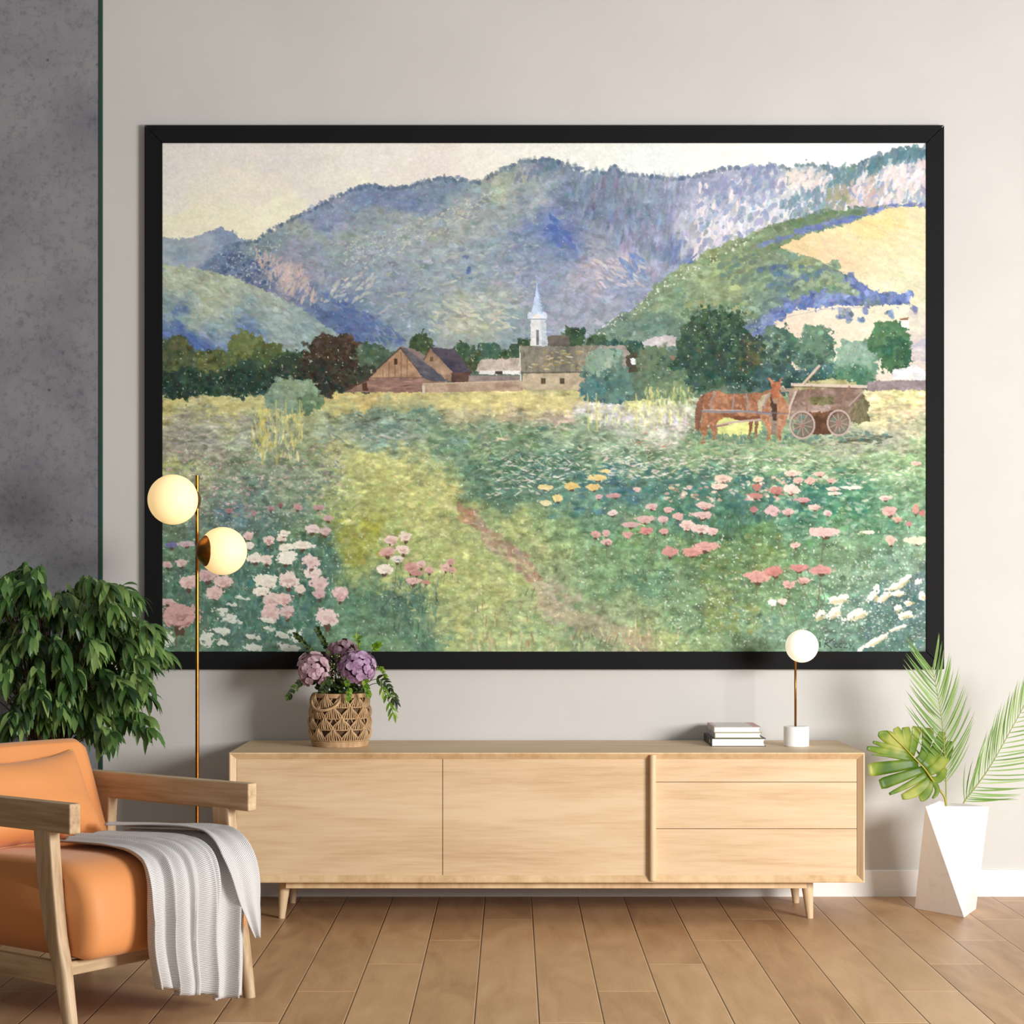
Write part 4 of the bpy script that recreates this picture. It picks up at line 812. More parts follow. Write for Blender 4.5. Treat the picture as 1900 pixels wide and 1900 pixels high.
# ================================================================ BOOKS
ZT = zt
def book(px0, px1, pyb, pyt, Yfr, depth, z, covmat, label, th=.0022, lip=.004, covtop=None, mark=None):
    xa = (px0-CXP)*Yfr/FOC; xb = (px1-CXP)*Yfr/FOC; h = (pyb-pyt)*Yfr/FOC
    r = empty('book', (xa, Yfr+depth/2, z), 0, label, 'book', 'books stacked on the cabinet')
    w = xb-xa; d = depth/2
    bm = new()
    prof = [(0,0),(w,0),(w,th),(th*1.4,th),(th*1.4,h-th),(w,h-th),(w,h),(0,h)]
    prof = [(x+ (-.002 if x == 0 and 0 else 0), zz) for x, zz in prof]
    A = [bm.verts.new((x, -d, zz)) for x, zz in prof]; B_ = [bm.verts.new((x, d, zz)) for x, zz in prof]
    n = len(prof)
    for i in range(n):
        f = bm.faces.new([A[i], A[(i+1)%n], B_[(i+1)%n], B_[i]])
        if covtop is not None and i == 6: f.material_index = 1
        if covtop is not None and i == 7: f.material_index = 2
    for vs in (A, B_):
        bm.faces.new([vs[0],vs[1],vs[2],vs[3]]); bm.faces.new([vs[0],vs[3],vs[4],vs[7]]); bm.faces.new([vs[7],vs[4],vs[5],vs[6]])
    build('cover', bm, covmat if covtop is None else [covmat]+list(covtop), r)
    bm = new()   # page block with a hollowed fore-edge
    pr = [(th*1.5, th),]+[(w-lip-.0045*math.sin(PI*t), th+(h-2*th)*t) for t in [i/6 for i in range(7)]]+[(th*1.5, h-th)]
    prism(bm, [[(x, yy, zz) for x, zz in pr] for yy in (-d+lip*.6, d-lip)])
    build('page_block', bm, PAPER, r)
    if mark:
        bm = new(); box(bm, -.0006, .0004, -d*.62, -d*.5, h*.3, h*.72); build('spine_mark', bm, mark, r)
    return h
BKB = plain('black_book_cloth', (16,16,17), .5); CRM = mottled('cream_grey_cover', (214,206,196), (176,166,156), 14, .5)
RED, nt, nd, lk, b = newmat('pale_cover_with_red_edge')
v = coords(nt); se = N(nt, 'ShaderNodeSeparateXYZ'); lk.new(v, se.inputs[0])
nz = N(nt, 'ShaderNodeTexNoise'); nz.inputs['Scale'].default_value = 30; lk.new(v, nz.inputs['Vector'])
ad = N(nt, 'ShaderNodeMath', operation='MULTIPLY_ADD'); lk.new(nz.outputs[0], ad.inputs[0]); ad.inputs[1].default_value = .04; lk.new(se.outputs[0], ad.inputs[2])
r = ramp(nt, [(.0, S((150,96,70))), (.028, S((150,96,70))), (.04, S((206,198,190))), (.155, S((206,198,190))), (.165, S((176,82,72))), (1, S((176,82,72)))]); lk.new(ad.outputs[0], r.inputs[0]); lk.new(r.outputs[0], b.inputs['Base Color']); b.inputs['Roughness'].default_value = .3
OLIVE = plain('olive_board', (150,140,92), .5); BLUEG = mottled('blue_grey_spine', (190,192,200), (120,124,140), 30, .5)
h1 = book(1320, 1421, 1385.5, 1370.5, 6.787, .27, ZT, BKB, 'thick black hardback book at the bottom of the small stack', mark=PAPER)
h2 = book(1326, 1414, 1371, 1360.5, 6.795, .24, ZT+h1+.0002, OLIVE, 'thin olive edged book in the middle of the small stack', covtop=(OLIVE, BLUEG))
h3 = book(1325, 1412, 1360, 1350, 6.80, .235, ZT+h1+h2+.0004, CRM, 'pale book with a red corner on top of the small stack', covtop=(RED, CRM))
# ================================================================ TABLE LAMP
TL = Vector(((1477.5-CXP)*6.81/FOC, 6.81, ZT))
tl = empty('table_lamp', TL, 0, 'small table lamp with white glass globe and marble base on the cabinet', 'lamp')
GLW = plain('lit_white_globe', (250,245,230), .25, 0, (255,244,218), .62)
bm = new(); lathe(bm, [(.0445,0),(.0457,.001),(.0457,.070),(.0445,.0715)], 56); build('base', bm, MARB, tl, bevel=.0006)
zg = EYE-(1199-HOR)*6.79/FOC-ZT
bm = new(); tube(bm, [(-.003,0,.0705),(-.003,0,zg-.02)], .0042, 16); build('stem', bm, BRASS, tl, smooth=True)
bm = new(); sphere(bm, ((1487-1477.5)*6.79/FOC, -.012, zg), .0592, 48); build('globe_shade', bm, GLW, tl, smooth=True)
# ================================================================ FLOOR LAMP
YLM = 6.5
FL = Vector(((366-CXP)*YLM/FOC, YLM, 0))
fl = empty('floor_lamp', FL, 0, 'tall brass floor lamp with two glowing globes behind the armchair', 'lamp')
GLY = plain('lit_warm_globe', (250,226,180), .55, 0, (255,216,150), .68)
bm = new(); lathe(bm, [(.125,0),(.13,.003),(.13,.012),(.11,.018),(.014,.024),(.009,.05)], 48); build('base', bm, BRASS, fl, smooth=False, bevel=.001)
zt_ = EYE-(882-HOR)*YLM/FOC
bm = new(); tube(bm, [(0,0,.02),(0,0,zt_)], .0066, 20); build('pole', bm, BRASS, fl, smooth=False)
def LP(px, py, Y): return P(px, py, Y)-FL
g1 = LP(321,927,6.44); r1_ = 46.6*6.44/FOC; g2 = LP(413.5,1022.5,6.47); r2_ = 44.6*6.47/FOC
for g_, r_, face in ((g1, r1_, Vector((.80,.6,0))), (g2, r2_, Vector((-.87,-.49,.0)))):
    bm = new(); sphere(bm, g_, r_, 64); gs = build('globe_shade', bm, GLY, fl, smooth=True)
    bm = new(); f_ = face.normalized(); M3 = f_.to_track_quat('Z', 'Y').to_matrix()
    pr = [(.002, r_+.012),(.012, r_+.011),(.028, r_+.006),(.040, r_-.006),(.053, r_-.0175),(.0530, r_-.020),(.038, r_-.010),(.002, r_-.002)]
    lathe(bm, pr, 40, g_, M3); build('holder_cup', bm, BRASS, gs, smooth=True)
    bm = new(); tube(bm, [g_+f_*(r_+.008), Vector((0,0,g_.z))], .0045, 12); build('arm', bm, BRASS, gs, smooth=True)
# ================================================================ WHITE FACETED POT WITH LEAVES
T3 = [Vector((1.462,6.67,.385)), Vector((1.687,6.67,.3845)), Vector((1.548,6.845,.385))]
B3 = [Vector((1.452,6.805,0)), Vector((1.586,6.615,0)), Vector((1.671,6.794,0))]
pcn = sum(B3, Vector())/3
pp = empty('potted_leaf_arrangement', pcn, 0, 'white faceted floor vase holding palm fronds and one split leaf, beside the cabinet', 'potted plant')
bm = new()
t = [bm.verts.new(v-pcn) for v in T3]; bb = [bm.verts.new(v-pcn) for v in B3]
ctr = sum(T3, Vector())/3
ti = [bm.verts.new(ctr+(v-ctr)*.90-pcn) for v in T3]; tf = [bm.verts.new(ctr+(v-ctr)*.80+Vector((0,0,-.09))-pcn) for v in T3]
A, B_, C_ = t; L_, F_, R_ = bb
for f in [(A,L_,F_),(A,F_,B_),(B_,F_,R_),(B_,R_,C_),(C_,R_,L_),(C_,L_,A),(L_,R_,F_)]: bm.faces.new(f)
for i in range(3):
    j = (i+1)%3
    bm.faces.new([t[i], t[j], ti[j], ti[i]]); bm.faces.new([ti[i], ti[j], tf[j], tf[i]])
bm.faces.new(tf)
build('pot', bm, POTW, pp, bevel=.0015)
bm = new(); prism(bm, [[ctr+(v-ctr)*.79+Vector((0,0,z))-pcn for v in T3] for z in (-.088,-.070)]); build('soil', bm, SOIL, pp)
def frond(rpts, ts, side_len, name, label=None, wide=.0037):
    r_ = spline([v-pcn for v in rpts], 10); L = len(r_)
    bm = new()
    for i in range(ts[0], ts[1]):
        t_ = ts[2]+(1-ts[2])*(i-ts[0])/(ts[1]-ts[0])
        q = t_*(L-1); a_ = int(min(q, L-2)); p_ = r_[a_].lerp(r_[a_+1], q-a_); tg = (r_[min(a_+2,L-1)]-r_[a_]).normalized()
        for s_ in (-1, 1):
            prf, ang, out = side_len(t_, s_)
            sd = tg.cross(Vector((0,-1,0))).normalized()*s_
            an_ = ang+random.uniform(-.07,.07)
            d_ = tg*math.cos(an_)+sd*math.sin(an_)+Vector((0,random.uniform(-.28,.1),0))
            bend = (tg*1.0+sd*out)
            blade(bm, p_, d_, prf*random.uniform(.88,1.06), wide*random.uniform(.75,1.1), .75, nrm=(0,-1,.1), seg=5, fold=.35, down=bend.normalized(), wp=lambda t: (math.sin(PI*min(1,t*.94+.06))**.7)*(1-.45*t)+.03)
    fo = build(name, bm, LEAFP, pp, smooth=False, recalc=False)
    bm = new(); tube(bm, r_, [.0026*(1-.75*i/L)+.0004 for i in range(L)], 6); build('stalk', bm, MIDR2, fo, smooth=True)
MIDR2 = plain('frond_stalk', (150,158,84), .5)
frond([P(1756,1515,6.73), P(1755.5,1470,6.73), P(1754.5,1435,6.72), P(1752,1386,6.70), P(1748,1340,6.68), P(1740,1290,6.66), P(1729,1238,6.65)], (0,30,.26),
  lambda t, s: ((.115+.11*math.sin(PI*min(1,t*.9+.06)))*(1.03 if s < 0 else .92)*(1.15 if t > .93 else 1), .88-.42*t if s > 0 else .98-.45*t, .12 if s > 0 else .30), 'palm_frond')
frond([P(1779,1512,6.76), P(1790,1486,6.76), P(1806,1466,6.75), P(1832,1430,6.74), P(1852,1397,6.73), P(1878,1350,6.72), P(1902,1305,6.70), P(1922,1258,6.68)], (0,30,.14),
  lambda t, s: ((.11+.095*math.sin(PI*min(1,t*.95+.05))), (.70 if s < 0 else 1.12)-.25*t, (.05 if s < 0 else .75)), 'palm_frond')
def C4(x, y): return (1590+x/10, 1330+y/10)
# split leaf: lobes springing from the midrib
lob = [((870,560),(620,400),(395,320),120,190,70),((930,650),(600,560),(295,465),86,78,44),((985,740),(560,650),(185,580),120,108,66),((1010,790),(640,730),(270,705),70,50,14),((1100,860),(640,930),(215,985),120,170,200),((1220,980),(850,1110),(430,1255),96,140,170),
 ((1290,1070),(980,1250),(600,1435),84,84,46),((1340,1150),(1150,1350),(830,1490),80,150,90),((1385,1200),(1290,1420),(1160,1525),60,130,80),((1400,1190),(1490,1360),(1400,1510),56,70,36),
 ((900,570),(800,360),(720,200),60,110,90),((940,610),(930,400),(905,190),60,110,120),((1015,680),(1080,400),(1120,180),86,120,150),((1160,810),(1270,600),(1320,205),120,120,190),((1255,910),(1480,600),(1585,275),120,160,110),((1340,1010),(1610,800),(1730,450),120,150,100),((1400,1160),(1530,1140),(1640,960),66,110,80)]
def mony(x, y):     # depth of the leaf blade: the right half folds back, edges droop forward
    dx, dy = x-1100, y-830; n_ = (dx*.75-dy*.66)/700; l_ = (dx*.66+dy*.75)/700
    return 6.665-.02*l_*l_+(.07*n_ if n_ > 0 else .05*abs(n_)**1.5*-1)
bm = new()
for (b0, b1, b2, w0, w1, w2) in lob:
    pts = bez((b0[0],b0[1],0), (2*b1[0]-.5*(b0[0]+b2[0]), 2*b1[1]-.5*(b0[1]+b2[1]), 0), (b2[0],b2[1],0), 10); rows = []
    for i, p_ in enumerate(pts):
        t_ = i/10; tg = (pts[min(i+1,10)]-pts[max(i-1,0)]).normalized(); nn = Vector((-tg.y, tg.x, 0))
        w_2 = 1.32*(w0*1.12*(1-t_)**2+2*(2*w1-.5*(w0+w2))*t_*(1-t_)+w2*t_*t_)/2
        if t_ > .95: w_2 *= .8
        if i == 0: p_ = p_-tg*35
        row = []
        for s_ in (-1,-.5,0,.5,1):
            q = p_+nn*w_2*s_; px, py = C4(q.x, q.y)
            row.append(bm.verts.new(P(px, py, mony(q.x, q.y)+.0012*abs(s_))-pcn))
        rows.append(row)
    for ra, rb_ in zip(rows[:-1], rows[1:]):
        for i in range(4): bm.faces.new([ra[i], ra[i+1], rb_[i+1], rb_[i]])
mo = build('split_leaf', bm, MON, pp, smooth=True, recalc=False)
md = mo.modifiers.new('thick', 'SOLIDIFY'); md.thickness = .0008
bm = new(); rp = [P(*C4(x, y), mony(x, y)-.003 if y < 1200 else 6.69)-pcn for x, y in ((560,250),(700,400),(870,560),(1050,750),(1250,960),(1400,1170),(1530,1350),(1620,1480),(1650,1600),(1665,1720))]
tube(bm, spline(rp, 5), [.0008+.0032*min(1,i/30) for i in range(46)], 8); build('midrib', bm, MIDR, mo, smooth=True)
# ================================================================ WOVEN BASKET
BC = Vector(((631-CXP)*6.825/FOC, 6.825, ZT)); RB = .1035; HB_ = .187
bk = empty('woven_basket', BC, 0, 'round woven rattan basket vase full of flowers on the cabinet', 'basket')
def rad(z): t = z/HB_; return RB*(.93+.10*math.sin(PI*min(1,t*.9+.08))-.015*t)
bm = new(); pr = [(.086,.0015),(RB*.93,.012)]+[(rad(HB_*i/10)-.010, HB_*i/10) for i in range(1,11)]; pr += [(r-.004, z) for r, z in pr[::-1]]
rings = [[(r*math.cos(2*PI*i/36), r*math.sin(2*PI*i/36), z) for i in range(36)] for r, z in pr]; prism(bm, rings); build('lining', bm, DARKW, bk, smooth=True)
bm = new()
def strap(bm, pts, wid, nrm, th=.0022):
    """a flat cane strap following pts on the basket wall"""
    rows = []
    for i, p_ in enumerate(pts):
        tg = (pts[min(i+1,len(pts)-1)]-pts[max(i-1,0)]).normalized(); n_ = nrm(p_); sd = tg.cross(n_).normalized(); w_ = wid(i/(len(pts)-1))
        rows.append([p_+sd*w_, p_+sd*w_*.5+n_*th, p_-sd*w_*.5+n_*th, p_-sd*w_])
    prism(bm, rows)
NB_ = 11; rows_z = [.022,.062,.102,.142]
def bn(p_): v_ = Vector((p_.x, p_.y, 0)); return v_.normalized()
def bp(an_, z, off): r = rad(z)+off; return Vector((r*math.cos(an_), r*math.sin(an_), z))
for ri, z0 in enumerate(rows_z):
    for i in range(NB_):
        a0 = 2*PI*(i+(ri%2)*.5)/NB_; hw = PI/NB_*1.12
        for s_ in (-1,1):                      # two lobes of the arch, each of several cane strands
            for kst in range(4):
                f_ = kst/3
                pts = [bp(a0+s_*hw*(.10+f_*.82*(1-t**1.7))*(1), z0+.003+.047*t*(1-.22*f_), .001+.009*math.sin(PI*(t*.85+.1))*(1-.35*f_)) for t in [j/6 for j in range(7)]]
                strap(bm, pts, lambda t: .0026*(1-.35*t), bn, .0016)
    for i in range(NB_*2):
        a0 = 2*PI*(i+.5)/(NB_*2)
        strap(bm, [bp(a0+(.10 if i%2 else -.10)*(t-.5)*2, z0+.002+.04*t, -.004) for t in (0,.5,1)], lambda t: .0022, bn)
    tube(bm, [bp(2*PI*i/48, z0+.001, .001+.0015*math.sin(i*1.7)) for i in range(49)], .0022, 6, cap=False)
build('weave', bm, WICK, bk, smooth=False)
bm = new()
for zz, rr in ((.004,.0045),(.010,.0045),(.0165,.004)): tube(bm, [bp(2*PI*i/48, zz, -.004+zz*.25) for i in range(49)], rr, 8, cap=False)
build('base_coil', bm, WICK, bk, smooth=True)
bm = new()
for zz, rr in ((HB_-.007,.0048),(HB_,.0055)): tube(bm, [bp(2*PI*i/48, min(zz,HB_), -.001) for i in range(49)], rr, 8, cap=False)
build('rim', bm, WICK, bk, smooth=True)
bm = new(); aa = math.radians(-118)
hp = [bp(aa+math.radians(34)*s, HB_-.005-.048*math.sqrt(max(0,1-s*s)), .006+.012*math.sqrt(max(0,1-s*s))) for s in [-math.cos(PI*i/16) for i in range(17)]]
tube(bm, hp, .0052, 8); build('handle', bm, WICK, bk, smooth=True)
for i in range(0,16): pass
# ---------------------------------------------------------------- flowers in it
PETL = leafmat('dusty_pink_petals', (150,112,122), (206,174,182), (236,214,218), .6, .3)
PETR = leafmat('lilac_petals', (146,108,140), (192,156,190), (220,192,220), .6, .3)
PETD = leafmat('muted_mauve_petals', (112,80,92), (152,120,130), (184,156,164), .6, .25)
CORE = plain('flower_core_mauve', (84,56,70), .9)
STEM = plain('green_stem', (70,92,40), .6)
SPRL = leafmat('bright_sprig_leaf', (74,110,24), (110,148,36), (150,182,60), .5, .3)
SPRD = leafmat('dark_sprig_leaf', (26,38,16), (44,64,22), (84,104,36), .5, .15)
MOUTH = BC+Vector((0,0,HB_-.02))
def floret(bm, c, n_, s):
    a = n_.cross(Vector((0,0,1))); a = a.normalized() if a.length > .1 else Vector((1,0,0)); b_ = n_.cross(a).normalized(); r0 = random.random()*PI
    for k_ in range(4):
        an_ = r0+k_*PI/2+random.uniform(-.12,.12); d_ = a*math.cos(an_)+b_*math.sin(an_); sd = n_.cross(d_)
        lift = random.uniform(.05,.45)
        prf = [(0,.12,0),(.35,.5,.1),(.7,.62,.22),(.95,.42,.2),(1.06,.1,.16)]
        rows = [[bm.verts.new(c+d_*s*x+sd*s*w*q+n_*s*(z*lift+.10*abs(q))) for q in (-1,0,1)] for x, w, z in prf]
        for ra, rb_ in zip(rows[:-1], rows[1:]):
            for i in (0,1): bm.faces.new([ra[i], ra[i+1], rb_[i+1], rb_[i]])
def hydrangea(px, py, Y, rpx, mat, label, n=60, sz=.017, asp=1.0):
    c = P(px, py, Y); R_h = rpx*Y/FOC; st = MOUTH+Vector((0,0,-.10))
    r = empty('hydrangea', st, 0, label, 'flower', 'hydrangeas in the woven basket')
    bm = new(); k_ = 0
    for i in range(n):
        zf = 1-2*(i+.5)/n; ph = i*2.39996; rr = math.sqrt(1-zf*zf); d_ = Vector((rr*math.cos(ph), rr*math.sin(ph), zf))
        if d_.z < -.75: continue
        d_ = (d_+Vector([random.uniform(-.12,.12) for _ in range(3)])).normalized()
        floret(bm, c+Vector((d_.x*asp, d_.y, d_.z))*R_h*random.uniform(.72,.96)-st, d_, sz*random.uniform(.85,1.15))
    build('blossom', bm, mat, r, smooth=True, recalc=False)
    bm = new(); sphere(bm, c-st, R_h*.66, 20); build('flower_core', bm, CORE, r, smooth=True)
    bm = new(); tube(bm, bez((0,0,0), ((c-st).x*.2, (c-st).y*.2, (c-st).z*.6), c-st), .003, 8); build('stem', bm, STEM, r, smooth=True)
hydrangea(582, 1243, 6.765, 36, PETL, 'dusty pink hydrangea head on the left of the basket bouquet', 64, .0170, .92)
hydrangea(664, 1240, 6.755, 38, PETR, 'large lilac hydrangea head on the right of the basket bouquet', 68, .0172)
hydrangea(634, 1211, 6.86, 27, PETD, 'dark mauve hydrangea head at the top back of the bouquet', 40, .0165, 1.15)
def sprig(pts, mat, label, L=.028, w=.008, nl=9, start=.35, name='leafy_sprig', pairs=True, tipd=None, curl=.3):
    pts = [P(*q) for q in pts]; st = pts[0]
    r = empty(name, st, 0, label, 'leaf sprig', 'green sprigs in the basket bouquet')
    sp = spline([p_-st for p_ in pts], 8); bm = new(); tube(bm, sp, .0014, 6); build('stem', bm, STEM, r, smooth=True)
    bm = new()
    for i in range(nl):
        t_ = start+(1-start)*i/(nl-1); q = t_*(len(sp)-1); a_ = int(min(q, len(sp)-2)); p_ = sp[a_]; tg = (sp[a_+1]-sp[a_]).normalized()
        sd = tg.cross(Vector((0,-1,0))).normalized()
        for s_ in ((-1,1) if pairs else ((-1)**i,)):
            d_ = tg*.7+sd*s_*random.uniform(.5,1.)+Vector((0,random.uniform(-.7,.3),random.uniform(-.1,.3)))
            blade(bm, p_, d_, L*random.uniform(.75,1.15), w*random.uniform(.8,1.1), curl, nrm=(random.uniform(-.3,.3),-1,.5), seg=4, fold=.15)
    blade(bm, sp[-1], (sp[-1]-sp[-2]), L, w, curl, nrm=(0,-1,.4))
    build('foliage', bm, mat, r, smooth=False, recalc=False)
M0 = (628,1300,6.82)
sprig([M0,(600,1240,6.86),(570,1200,6.88),(549,1178,6.88)], SPRD, 'dark bud sprig pointing up left behind the pink hydrangea', .016, .0062, 12, .55)
sprig([M0,(618,1230,6.88),(600,1190,6.89),(589,1168,6.89)], SPRD, 'dark bud sprig standing highest in the middle of the bouquet', .016, .0064, 12, .55)
sprig([M0,(650,1240,6.88),(664,1205,6.90),(663,1184,6.90)], SPRL, 'light green sprig rising behind the lilac hydrangea', .020, .006, 5, .7)
sprig([M0,(670,1240,6.87),(690,1208,6.88),(700,1197,6.88)], SPRL, 'light green sprig with a round leaf at the upper right', .021, .009, 4, .72)
sprig([M0,(590,1268,6.76),(556,1268,6.74),(536,1292,6.74)], SPRD, 'dark round leaved sprig hanging over the left of the basket', .020, .0075, 9, .4)
sprig([M0,(640,1262,6.72),(648,1280,6.705),(646,1296,6.70)], SPRL, 'bright green sprig spilling over the front rim', .018, .0062, 9, .25)
sprig([(632,1300,6.82),(612,1262,6.73),(606,1270,6.72),(602,1278,6.72)], SPRD, 'short dark sprig between pink hydrangea and basket rim', .022, .009, 5, .4)
sprig([(640,1300,6.82),(672,1262,6.72),(680,1274,6.705),(684,1287,6.70)], SPRL, 'short bright sprig below the lilac hydrangea', .020, .008, 6, .35)
sprig([(636,1300,6.82),(690,1262,6.74),(718,1270,6.73),(732,1300,6.73)], SPRD, 'long dark narrow leaved sprig arching out to the right', .036, .006, 8, .45, curl=.7)
sprig([(638,1300,6.82),(696,1268,6.72),(716,1290,6.71),(730,1325,6.71)], SPRL, 'long narrow leaved sprig drooping lowest at the right', .034, .0055, 6, .5, curl=.8)
sprig([(630,1300,6.82),(688,1246,6.78),(706,1240,6.77),(716,1256,6.77)], SPRL, 'small leaved sprig beside the right of the lilac hydrangea', .012, .005, 10, .45)
# tiny filler flowers between the heads
st = P(*M0); fr = empty('filler_flower_spray', st, 0, 'spray of tiny cream buds between the two big hydrangeas', 'flower')
BUD = plain('cream_bud', (206,202,160), .6)
bm = new(); bs = new()
for i in range(60):
    e_ = P(random.gauss(621,7), random.gauss(1243,15), 6.745+random.uniform(-.01,.03))-st
    sphere(bm, e_, random.uniform(.0012,.0026), 6)
    if i % 3 == 0: tube(bs, [(0,0,.0), e_*.6+Vector((0,.02,0)), e_], .0007, 4)
tag(build('bud', bm, BUD, fr, smooth=True), kind='stuff'); build('stem', bs, STEM, fr)
bm = new()
for i in range(170):
    if i < 60: e_ = P(random.gauss(622,8), random.gauss(1248,20), 6.785+random.uniform(-.02,.03))-st
    else: e_ = P(random.uniform(588,678), random.uniform(1266,1288), 6.80+random.uniform(-.045,.05))-st
    blade(bm, e_, (random.uniform(-1,1), random.uniform(-1,0), random.uniform(-.5,1)), .021, .0075, .3, nrm=(0,-1,.3))
build('foliage', bm, SPRD, fr, recalc=False)
# ================================================================ ARMCHAIR
CO = Vector((-.9225,5.047,0)); U_ = Vector((.798,-.602,0)); CHA = math.atan2(-.602,.798)
ch = empty('armchair', CO, CHA, 'orange upholstered armchair with light ash wooden arms and legs', 'armchair')
# local x = forward, y = towards the far arm, z = up
def rings_bar(bm, secs):      # secs: (cx, cy, hx, hy, z, roundness)
    rings = []
    for cx_, cy_, hx, hy, z, rd in secs:
        ring = []
        for i in range(24):
            a_ = 2*PI*(i+.5)/24; cs, sn = math.cos(a_), math.sin(a_); e = 2/ (2+8*(1-rd))
            ring.append((cx_+hx*math.copysign(abs(cs)**e, cs), cy_+hy*math.copysign(abs(sn)**e, sn), z))
        rings.append(ring)
    prism(bm, rings)
for va, vb_, s_ in ((-.320,-.284,-1), (.316,.350,1)):
    bm = new(); box(bm, -.70, -.012, va, vb_, .526, .604); ar = build('armrest', bm, CHW, ch, bevel=.004, seg=3)
    vc = (va+vb_)/2
    bm = new(); rings_bar(bm, [(-.024,vc+.004*s_*0,.0165,.0165,0,1),(-.034,vc,.019,.018,.05,.95),(-.062,vc,.024,.0185,.18,.75),(-.088,vc,.028,.018,.26,.35),(-.112,vc,.032,.0175,.40,.1),(-.126,vc,.033,.0175,.53,.05)])
    build('leg', bm, CHWZ, ch, smooth=False, bevel=0)
    bm = new(); rings_bar(bm, [(-.70,vc,.0165,.0165,0,1),(-.69,vc,.02,.018,.08,.9),(-.66,vc,.028,.0185,.20,.4),(-.635,vc,.03,.0175,.40,.1),(-.625,vc,.03,.0175,.53,.05)])
    build('leg', bm, CHWZ, ch)
    bm = new(); box(bm, -.66, -.075, vc-.0125, vc+.0125, .134, .194); build('side_rail', bm, CHW, ch, bevel=.003)
bm = new(); box(bm, -.078, -.050, -.288, .318, .157, .193); build('front_rail', bm, CHWY, ch, bevel=.003)
bm = new(); box(bm, -.66, -.63, -.288, .318, .157, .193); build('rear_rail', bm, CHWY, ch, bevel=.003)
# seat cushion: extruded rounded profile
def cushion(name, prof, v0, v1, mat, crown=.012, edge=.03, piping=None):
    bm = new(); n = 15; c_ = (sum(p[0] for p in prof)/len(prof), sum(p[1] for p in prof)/len(prof)); rings = []
    for i in range(n+1):
        t_ = -1+2*i/n; t_ = math.copysign(abs(t_)**.6, t_); v_ = (v0+v1)/2+t_*(v1-v0)/2
        d_ = min(1, (1-abs(t_))/(edge*2/(v1-v0))); k_ = .90+.10*math.sqrt(max(0, 1-(1-d_)**2)); k2 = 1+crown*(1-t_*t_)
        rings.append([(c_[0]+(x-c_[0])*k_*k2, v_, c_[1]+(z-c_[1])*k_*k2) for x, z in prof])
    prism(bm, rings); return build(name, bm, mat, ch, smooth=True)
def smoothprof(pts, n=5):
    pts = [Vector((p[0], p[1], 0)) for p in pts]; k_ = len(pts); out = []
    for i in range(k_):
        a_, b_, c_, d_ = pts[i-1], pts[i], pts[(i+1)%k_], pts[(i+2)%k_]
        for j in range(n):
            t = j/n; q = .5*((2*b_)+(-a_+c_)*t+(2*a_-5*b_+4*c_-d_)*t*t+(-a_+3*b_-3*c_+d_)*t**3); out.append((q.x, q.y))
    return out
seatp = smoothprof([(-.60,.40),(-.55,.425),(-.40,.438),(-.22,.444),(-.12,.442),(-.06,.428),(-.015,.395),(.010,.34),(.018,.28),(.012,.225),(-.01,.199),(-.05,.196),(-.2,.196),(-.40,.196),(-.56,.196),(-.60,.21),(-.61,.30)])
cushion('seat_cushion', seatp, -.279, .312, ORANGE, .012, .035)
backp = smoothprof([(-.555,.40),(-.590,.50),(-.628,.60),(-.662,.682),(-.675,.697),(-.70,.703),(-.735,.698),(-.745,.68),(-.730,.60),(-.70,.48),(-.66,.34),(-.63,.28),(-.58,.27),(-.545,.29)])
cushion('backrest', backp, -.279, .285, ORANGE, .01, .03)
# loose back pillow: two bulging sheets meeting at a piped edge
def pillow():
    bm = new(); n = 22; rim = []
    Bc = Vector((-.578,-.045,.548)); ax = Vector((0,1,0)); az = Vector((-.46,0,.888)).normalized(); an = Vector((.888,0,.46)).normalized()
    W_, Hh, Th = .262, .142, .085
    def pt_(a_, b_, s_):
        pin = 1-.085*(1-a_*a_)*abs(b_)**3; pin2 = 1-.05*(1-b_*b_)*abs(a_)**3
        bul = ((1-a_*a_)*(1-b_*b_))**.42
        wr = .006*math.sin(5*a_+2*b_)*(1-b_*b_)
        low = 1+.5*max(0,-b_)
        sag = -.020*(1-a_*a_)*max(0,b_)
        return Bc+ax*a_*W_*pin2+az*(b_*Hh*pin+sag)+an*s_*(Th*bul*low*(1 if s_ > 0 else .12)+wr*bul)
    gr = {}
    for s_ in (1,-1):
        for i in range(n+1):
            for j in range(n+1):
                a_, b_ = math.sin((i/n-.5)*PI), math.sin((j/n-.5)*PI)
                if i in (0,n) or j in (0,n): gr[(s_,i,j)] = gr.get((1,i,j)) or bm.verts.new(pt_(a_,b_,1))
                else: gr[(s_,i,j)] = bm.verts.new(pt_(a_,b_,s_))
        for i in range(n):
            for j in range(n): bm.faces.new([gr[(s_,i,j)], gr[(s_,i+1,j)], gr[(s_,i+1,j+1)], gr[(s_,i,j+1)]])
    lo = [gr[(1,i,0)].co.copy() for i in range(n)]+[gr[(1,n,j)].co.copy() for j in range(n)]+[gr[(1,i,n)].co.copy() for i in range(n,0,-1)]+[gr[(1,0,j)].co.copy() for j in range(n,-1,-1)]
    pl_ = empty('throw_pillow', CO, CHA, 'orange back cushion with piped edge leaning in the armchair', 'cushion')
    build('cushion_cover', bm, ORANGE, pl_, smooth=True)
    b2_ = new(); tube(b2_, lo, .0032, 8, cap=False); build('piping', b2_, ORP, pl_, smooth=True)
pillow()
